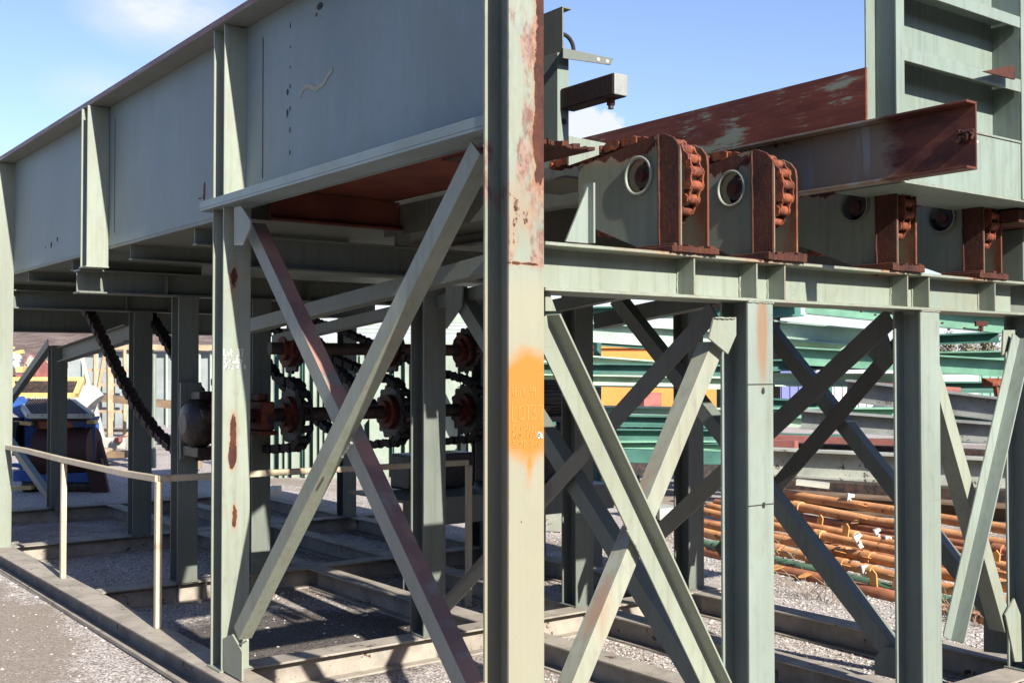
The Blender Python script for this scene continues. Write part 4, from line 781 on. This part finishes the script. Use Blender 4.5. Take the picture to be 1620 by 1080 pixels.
# dry weeds at the foot of the pile
random.seed(23)
for nme, px, py, lab, n in (('dry_weed', 1300, 948, 'dry straw coloured weed at the foot of the pipes', 26), ('dry_weed', 1530, 985, 'dry straw coloured weed in the right bay beside the gusset', 34), ('dry_weed', 1245, 880, 'dry thin grass between the green ended pipes', 14)):
    c_ = onZ(px, py, 0) if py > 900 else far(px, py, 9); mb = MB()
    for _ in range(n):
        a = c_+Vector((random.uniform(-.1,.1), random.uniform(-.2,.2), 0)); b_ = a+Vector((random.uniform(-.25,.1), random.uniform(-.35,.35), random.uniform(.03,.3))); m_ = a.lerp(b_, .5)+Vector((0,0,random.uniform(.0,.08))); mb.tube([a, m_, b_], [.003,.0025,.001], 4)
    tag(mb.build(nme, 'twig'), lab, 'weed')

# motor on a blue bracket, seen right of the corner column
mo = thing('electric_motor', 'ribbed dark electric motor on a blue bracket beside orange sprayed column', 'motor', far(880, 668, 9.6))
c_ = far(872, 630, 9.6); ax = Vector((1,0,0)); mb = MB(); mb.tube([c_-ax*.30, c_-ax*.26, c_+ax*.16, c_+ax*.2], [.11,.135,.135,.10], 20); mb.build('casing', 'motor_grey', mo)
mb = MB()
for k in range(30):
    a = 2*math.pi*k/30; rad = Vector((0, math.cos(a), math.sin(a))); mb.prism([c_+rad*.13-ax*.25, c_+rad*.162-ax*.24, c_+rad*.162+ax*.14, c_+rad*.13+ax*.15], rad.cross(ax)*.006)
mb.build('cooling_fins', 'motor_grey', mo)
mb = MB(); mb.box((c_.x-.22, c_.y-.15, c_.z-.19), (c_.x+.12, c_.y+.15, c_.z-.145)); mb.bar(c_+Vector((-.1,-.05,-.19)), c_+Vector((-.2,-.05,-.42)), .04, .05); mb.bar(c_+Vector((.05,-.05,-.19)), c_+Vector((.08,-.05,-.42)), .04, .05); mb.build('foot', 'motor_grey', mo)
mb = MB(); mb.box((c_.x-.25, c_.y-.2, c_.z-.47), (c_.x+.22, c_.y+.2, c_.z-.42)); mb.box((c_.x-.2, c_.y-.2, c_.z-.62), (c_.x+.15, c_.y+.2, c_.z-.58)); mb.build('bracket', 'machine_blue', mo)
mb = MB(); mb.box((c_.x-.12, c_.y+.1, 0.0), (c_.x+.02, c_.y+.24, c_.z-.63)); mb.build('pedestal', 'machine_blue', mo)

# pale steel sections on the gravel near the green rack
tag(MB().bar(onZ(1000,800,.1), onZ(1062,812,.1), .3, .12).build('steel_offcut', 'steel_pale'), 'pale rusty offcut lying on gravel left of the pipes', 'offcut')
tag(MB().bar(onZ(862,822,.1), onZ(935,826,.1), .3, .18).build('steel_offcut', 'steel_pale'), 'pale rusty offcut lying on gravel right of the corner column', 'offcut')
tag(MB().prism([onZ(945,792,.02), onZ(1010,800,.02), onZ(985,780,.02)], (0,0,.08)).build('rusty_plate', 'scrap_red'), 'flat reddish plate lying on sunlit gravel', 'plate')

# ---- centre: pale slatted steel crib behind the drive line
sl_ = thing('slatted_crib', 'pale green slatted steel crib standing behind the drive chains', 'crib', far(500, 760, 17))
px = 428; i = 0
widths = [5,4,4,12,6,5,4,4,26,8,6,30,10,6,6,12,5,30,8,5,22]
for w in widths:
    c1 = far(px + w/2, 555, 17); c2 = far(px + w/2, 762, 17); c1.z = 2.05; c2.z = .0; mb = MB(); mb.bar(c1, c2, w*17/FPX, .08, up=FW); mb.build('slat', 'slat_pale' if w > 3 else 'scrap_red', sl_); px += w + random.choice((4,5,7,9))
MB().prism([far(425, 560, 17.3), far(790, 560, 17.3), far(790, 770, 17.3), far(425, 770, 17.3)], FW*.05).build('back_sheet', 'rack_teal', sl_)
for y in (505, 514, 520, 526):
    MB().bar(far(560, y, 17.2), far(790, y+1, 17.2), .1, (10 if y == 505 else 2)*17/FPX).build('top_slat', 'slat_pale', sl_)
for y in (762, 771): MB().bar(far(420, y, 16.8), far(620, y+2, 16.8), .25, .04).build('bottom_rail', 'timber', sl_)
for x, y1, y2, dx in ((700,600,670,34),(716,590,668,30),(740,690,760,60),(728,610,745,32),(590,645,700,-40)):
    MB().bar(far(x, y1, 16.7), far(x+dx, y2, 16.7), .09, .07, up=FW).build('lattice', 'slat_pale', sl_)
MB().bar(far(225, 600, 18), far(240, 600, 18), .02, .02).build('pin', 'slat_pale', sl_)
for x in (236, 241, 245, 166):
    if x == 166: continue
    a, b_ = far(x, 560, 17.6), far(x, 740, 17.6); MB().bar(a, b_, 2.2*17.6/FPX, .08, up=FW).build('slat', 'slat_pale', sl_)
tag(MB().bar(far(485,498,20), far(530,496,20), .3, .14).build('yellow_beam', 'machine_yellow'), 'yellow painted beam end glimpsed under the deck', 'beam')
tag(MB().bar(onZ(418,788,.1), onZ(438,775,.1), .12, .12).build('steel_offcut', 'steel_grey'), 'small grey offcut on gravel under the slatted crib', 'offcut')

# ---- left: blue and yellow screening machine
SD = 15.2
sm = thing('screening_machine', 'blue and yellow screening machine with grilles standing behind the handrail', 'machine', onZ(90, 778, 0))
def S(px, py, d=SD): return far(px, py, d)
def sbar(a, b_, w, h, name, mat, d=SD): return MB().bar(S(*a, d), S(*b_, d), w, h).build(name, mat, sm, .004)
for x in (46, 141): sbar((x, 660), (x, 782), .13, .13, 'post', 'machine_blue'); 
for x in (36, 150): sbar((x, 668), (x, 785), .10, .10, 'post', 'machine_blue', SD+1.4)
sbar((24,752),(160,754), .12,.14, 'cross_rail', 'machine_blue', SD-.1); sbar((20,735),(50,738), .1,.05, 'cross_rail', 'machine_blue'); sbar((20,771),(52,771), .12,.05, 'skid', 'machine_yellow', SD-.2)
sbar((24,668),(52,670), .1,.05, 'cap', 'machine_yellow', SD-.1); sbar((140,667),(152,667), .14,.05, 'cap', 'machine_yellow', SD-.1)
quadslab([S(22,628), S(60,664), S(48,672), S(18,652)], FW*.3, 'side_wing', 'machine_blue', sm); quadslab([S(106,662), S(146,660), S(134,686), S(122,682)], FW*.3, 'side_wing', 'machine_blue', sm); quadslab([S(54,662), S(60,664), S(66,690), S(56,680)], FW*.06, 'side_wing', 'scrap_red', sm)
# grilles
def grille(q, name, nbar, mbar, mfr, fw=.06, mesh=False):
    TL, TR, BR, BL = [Vector(v) for v in q]; mb = MB()
    for a, b_ in ((TL,TR),(TR,BR),(BR,BL),(BL,TL)): mb.bar(a, b_, fw, fw)
    f_ = mb.build(name, mfr, sm)
    mb = MB()
    if not mesh:
        for i in range(1, nbar): u = i/nbar; mb.bar(TL.lerp(TR, u), BL.lerp(BR, u), .018, .05)
    else:
        for i in range(-nbar, nbar):
            for sgn in (0, 1):
                u0 = i/nbar; u1 = u0+.35; a0, a1 = max(0,u0), min(1,u1)
                if a1 <= a0: continue
                f0 = (a0-u0)/(u1-u0); f1 = (a1-u0)/(u1-u0)
                if sgn: f0, f1 = 1-f0, 1-f1
                mb.bar(TL.lerp(TR, a0).lerp(BL.lerp(BR, a0), f0), TL.lerp(TR, a1).lerp(BL.lerp(BR, a1), f1), .010, .010)
    mb.build('bars' if not mesh else 'wire_mesh', mbar, f_); return f_
grille([S(28,632,15.6), S(112,632,15.6), S(146,658,14.8), S(46,658,14.8)], 'screen_grille', 22, 'dark_steel', 'steel_pale')
quadslab([S(32,636,15.9), S(110,636,15.9), S(142,660,15.1), S(50,660,15.1)], Vector((0,0,-.05)), 'chute_floor', 'drum_rust', sm)
grille([S(16,600,16.2), S(130,600,16.2), S(120,625,15.9), S(24,625,15.9)], 'mesh_guard', 34, 'dark_steel', 'machine_yellow', .07, True)
quadslab([S(56,664), S(108,664), S(124,682), S(62,684)], FW*.4, 'apron', 'pipe_brown', sm)
mb = MB(); c1, c2 = S(62,716), S(150,712); mb.tube([c1, c2], .32, 24); mb.build('drum', 'drum_rust', sm); mb = MB(); mb.tube([S(20,690), S(38,690)], .26, 18); mb.build('drum', 'dark_rubber', sm); mb = MB(); mb.tube([S(146,700,15.4), S(158,742,15.4)], .13, 14); mb.build('belt_roll', 'drum_rust', sm)
sbar((148,728),(160,780), .10,.22, 'side_guard', 'drum_rust', SD-.15); MB().tube([S(40,765), S(150,768)], .12, 12).build('roller', 'dark_steel', sm)
mb = MB(); mb.tube([S(120,636,17), S(124,634,17), S(146,634,17), S(150,638,17)], [.18,.24,.24,.18], 18); tag(mb.build('white_tank', 'white_tank'), 'rounded white tank behind the blue machine', 'tank')
# scrap behind the machine on the slope
random.seed(31)
def scrap(pts, d, th, mat, name, lab, cat): tag(quadslab([far(x, y, d) for x, y in pts], FW*th, name, mat), lab, cat)
scrap(((18,592),(44,592),(44,600),(18,600)), 30, .5, 'scrap_red', 'rusty_sheet', 'dull red sheet lying under the white sacks', 'sheet')
scrap(((24,580),(36,580),(35,589),(25,589)), 29, .6, 'machine_yellow', 'yellow_bin', 'small yellow bin on red sheet at far left', 'bin')
scrap(((44,560),(56,566),(80,592),(74,602),(60,602),(36,584)), 32, .5, 'scrap_red', 'scrap_chute', 'slanted rusty red chute leaning behind the machine', 'chute')
scrap(((46,562),(54,574),(42,592),(38,580)), 31, .2, 'steel_pale', 'scrap_plate', 'pale weathered plate leaning on the red chute', 'plate')
scrap(((104,562),(113,566),(105,580),(100,582)), 31, .4, 'steel_pale', 'scrap_box', 'cream steel box tipped over on the slope', 'box'); scrap(((104,584),(118,576),(120,582),(108,598),(104,598)), 30, .4, 'steel_pale', 'scrap_box', 'cream steel box below the tipped one', 'box')
mb = MB()
for i in range(9): p = far(random.uniform(21,34), random.uniform(563,579), 29.2); mb.tube([p-RT*.07, p, p+RT*.07], [.05,.09,.05], 8)
tag(mb.build('white_sacks', 'lilac_cloth'), 'bundle of whitish sacks above the yellow bin', 'sacks')
for i in range(26):
    p = far(random.uniform(-10,230), random.uniform(548,575), random.uniform(50,62)); r_ = random.uniform(.15,.5)
    mb = MB(); mb.bar(p-RT*r_, p+RT*r_+UP*random.uniform(-.3,.3), random.uniform(.1,.4), random.uniform(.06,.2))
    if i < 12: tag(mb.build('scrap_piece', random.choice(['steel_pale','scrap_red','machine_yellow','timber'])), 'small piece of scrap strewn on the brown slope beyond the yard', 'scrap', 'scrap strewn on the slope')
# timber frame and grey panel fence
fe = thing('panel_fence', 'grey green panel fence with cream timber lattice behind the hanging chain', 'fence', onZ(165, 712, 0))
x = 108
while x < 345:
    w = random.choice((14, 18, 22)); quadslab([far(x, 556, 25), far(x+w, 556, 25), far(x+w, 672, 25), far(x, 672, 25)], FW*.06, 'panel', random.choice(['panel_grey','panel_grey','slat_pale']), fe); MB().bar(far(x+w+1.5, 553, 24.9), far(x+w+1.5, 676, 24.9), .05, .05).build('fence_post', 'slat_pale', fe); x += w + 4
for y in (548,): MB().bar(far(104, y, 24.8), far(345, y+2, 24.8), .1, .12).build('top_rail', 'timber', fe)
for y in (585, 608, 650, 680): MB().bar(far(135, y, 24.2), far(205, y+1, 24.2), .06, .06).build('lattice_rail', 'timber', fe)
for x in (150, 177, 197): MB().bar(far(x, 552, 24.1), far(x, 700, 24.1), .06, .06).build('lattice_post', 'timber', fe)
for i, (a, b_, w, m_, lab) in enumerate((((128,556),(170,716),.07,'concrete','pale pole leaning left of the lattice'),((173,552),(174,722),.09,'timber','upright cream pole in front of the lattice'),((165,562),(150,648),.06,'timber','short ochre pole crossing the lattice'),((176,712),(208,682),.07,'timber','low ochre prop slanting up to the right'))):
    tag(MB().bar(far(*a, 21), far(*b_, 21), w, w).build('timber_pole', m_), lab, 'pole', 'poles before the lattice fence')
tag(quadslab([far(128,622,23), far(330,640,23), far(330,652,23), far(128,632,23)], FW*.3, 'timber_beam', 'timber_dark'), 'weathered grey timber beam lying along the fence', 'beam')
for i, (x, y, w, h, d, m_, lab) in enumerate(((187,700,34,18,20,'concrete','pale concrete block right of the leaning poles'),(160,715,36,12,19.5,'timber','split timber block at the foot of the poles'),(190,718,30,10,19,'timber_dark','dark timber offcut on sunlit gravel'),(225,712,36,14,20,'concrete','pale slab left of the handrail corner'),(192,694,10,8,19.9,'scrap_red','small red can on the concrete block'),(300,735,30,12,18,'timber','ochre timber block behind the second column'),(143,705,16,22,18.5,'concrete','stack of pale curved sheets right of the machine'))):
    c_ = far(x, y, d); w *= d/FPX; h *= d/FPX
    tag(MB().bar(c_-RT*w/2, c_+RT*w/2, .4, h).build(['concrete_block','timber_block','timber_offcut','concrete_slab','red_can','timber_block','sheet_stack'][i], m_, None, .01), lab, ['block','block','offcut','slab','can','block','stack'][i])

# ---- treeline far right and centre
def tree(px, base_z, depth, h, n, seed, label):
    random.seed(seed); p = far(px, 580, depth); p.z = base_z; t_ = thing('bare_tree', label, 'tree', p, 'trees on the skyline'); tr = MB(); cr = MB()
    tr.tube([p, p+Vector((.1,0,h*.4)), p+Vector((0,.1,h*.8))], [.18,.12,.04], 6)
    for i in range(n):
        z0 = random.uniform(.2,.8)*h; a = random.uniform(0, 6.28); l_ = random.uniform(.2,.42)*h*(1.1-z0/h); q = p+Vector((0,0,z0)); e = q+Vector((math.cos(a)*l_*.6, math.sin(a)*l_*.6, l_*.9)); tr.tube([q, q.lerp(e,.5)+Vector((0,0,-.05)), e], [.05,.03,.01], 4)
        for k in range(30):
            c_ = q.lerp(e, random.uniform(.2,1.1)) + Vector((random.gauss(0,.28), random.gauss(0,.28), random.gauss(0,.30)))*h*.16; s = random.uniform(.05,.12)*h*.24+.03; u = Vector((random.gauss(0,1),random.gauss(0,1),random.gauss(0,1))).normalized(); w = u.orthogonal().normalized()
            cr.add([c_-u*s, c_+w*s*.6, c_+u*s, c_-w*s*.6], [(0,1,2,3)])
    tr.build('trunk', 'bark', t_); cr.build('crown', 'leaf', t_)
random.seed(41)
for i in range(26):
    px = 1180 + i*18 + random.uniform(-7,7); tall = {18:1.25, 19:1.2, 21:1.4, 22:1.5}.get(i, 1.0)*random.uniform(.75,1.1)
    tree(px, 0, random.uniform(88,110), 4.0*tall, 20, 50+i, 'greyish leafless tree on the skyline beyond the yard')
for i in range(12): tree(870 + i*28, 0, random.uniform(90,110), 3.4*random.uniform(.8,1.1), 10, 90+i, 'greyish leafless tree on the skyline behind the green beams')

# ---- added, unseen boxes beside and behind the camera that close off the low sky
def blocker_box(x, y, l, w, h, mat, lab, alongx=True, z=0):
    t_ = thing('sky_blocker', lab, 'container', (x, y, z)); a = (l/2, w/2) if alongx else (w/2, l/2)
    MB().box((x-a[0], y-a[1], z), (x+a[0], y+a[1], z+h)).build('body', mat, t_, .02)
    mb = MB(); n = int(l/.3)
    for i in range(n):
        q = -l/2+.1+i*.3
        for sg in (-1, 1):
            if alongx: mb.box((x+q, y+sg*a[1], z+.15), (x+q+.14, y+sg*(a[1]+.035), z+h-.15))
            else: mb.box((x+sg*a[0], y+q, z+.15), (x+sg*(a[0]+.035), y+q+.14, z+h-.15))
    mb.build('corrugation', mat, t_)
flat('blocker_brown', (.13,.06,.045), .6, .2, 1.5); flat('blocker_dark', (.05,.07,.08), .6, .2, 1.5)
for i, (x, y, l, ax_, z, m_, lab) in enumerate(((-8,-11,12,True,0,'blocker_brown','unseen brown box added behind the camera to block low sky, left one below'),(5,-11,12,True,0,'blocker_dark','unseen dark box added behind the camera to block low sky, right one below'),(-8,-11,12,True,2.62,'blocker_dark','unseen dark box added on the brown one behind the camera to block low sky'),(5,-11,12,True,2.62,'blocker_brown','unseen brown box added on the dark one behind the camera to block low sky'),
    (-9,-3,12,False,0,'blocker_dark','unseen dark box added along the left side near the camera to block low sky'),(-9,10,12,False,0,'blocker_brown','unseen brown box added along the left side further on to block low sky'),(14,-6,12,False,0,'blocker_dark','unseen dark box added along the right side to block low sky'),(14,-6,12,False,2.62,'blocker_brown','unseen brown box added on top along the right side to block low sky'),(20,2.5,8,True,0,'blocker_dark','unseen dark box added end on at the right side to block low sky'))):
    blocker_box(x, y, l, 2.44, 2.6, m_, lab, ax_, z)
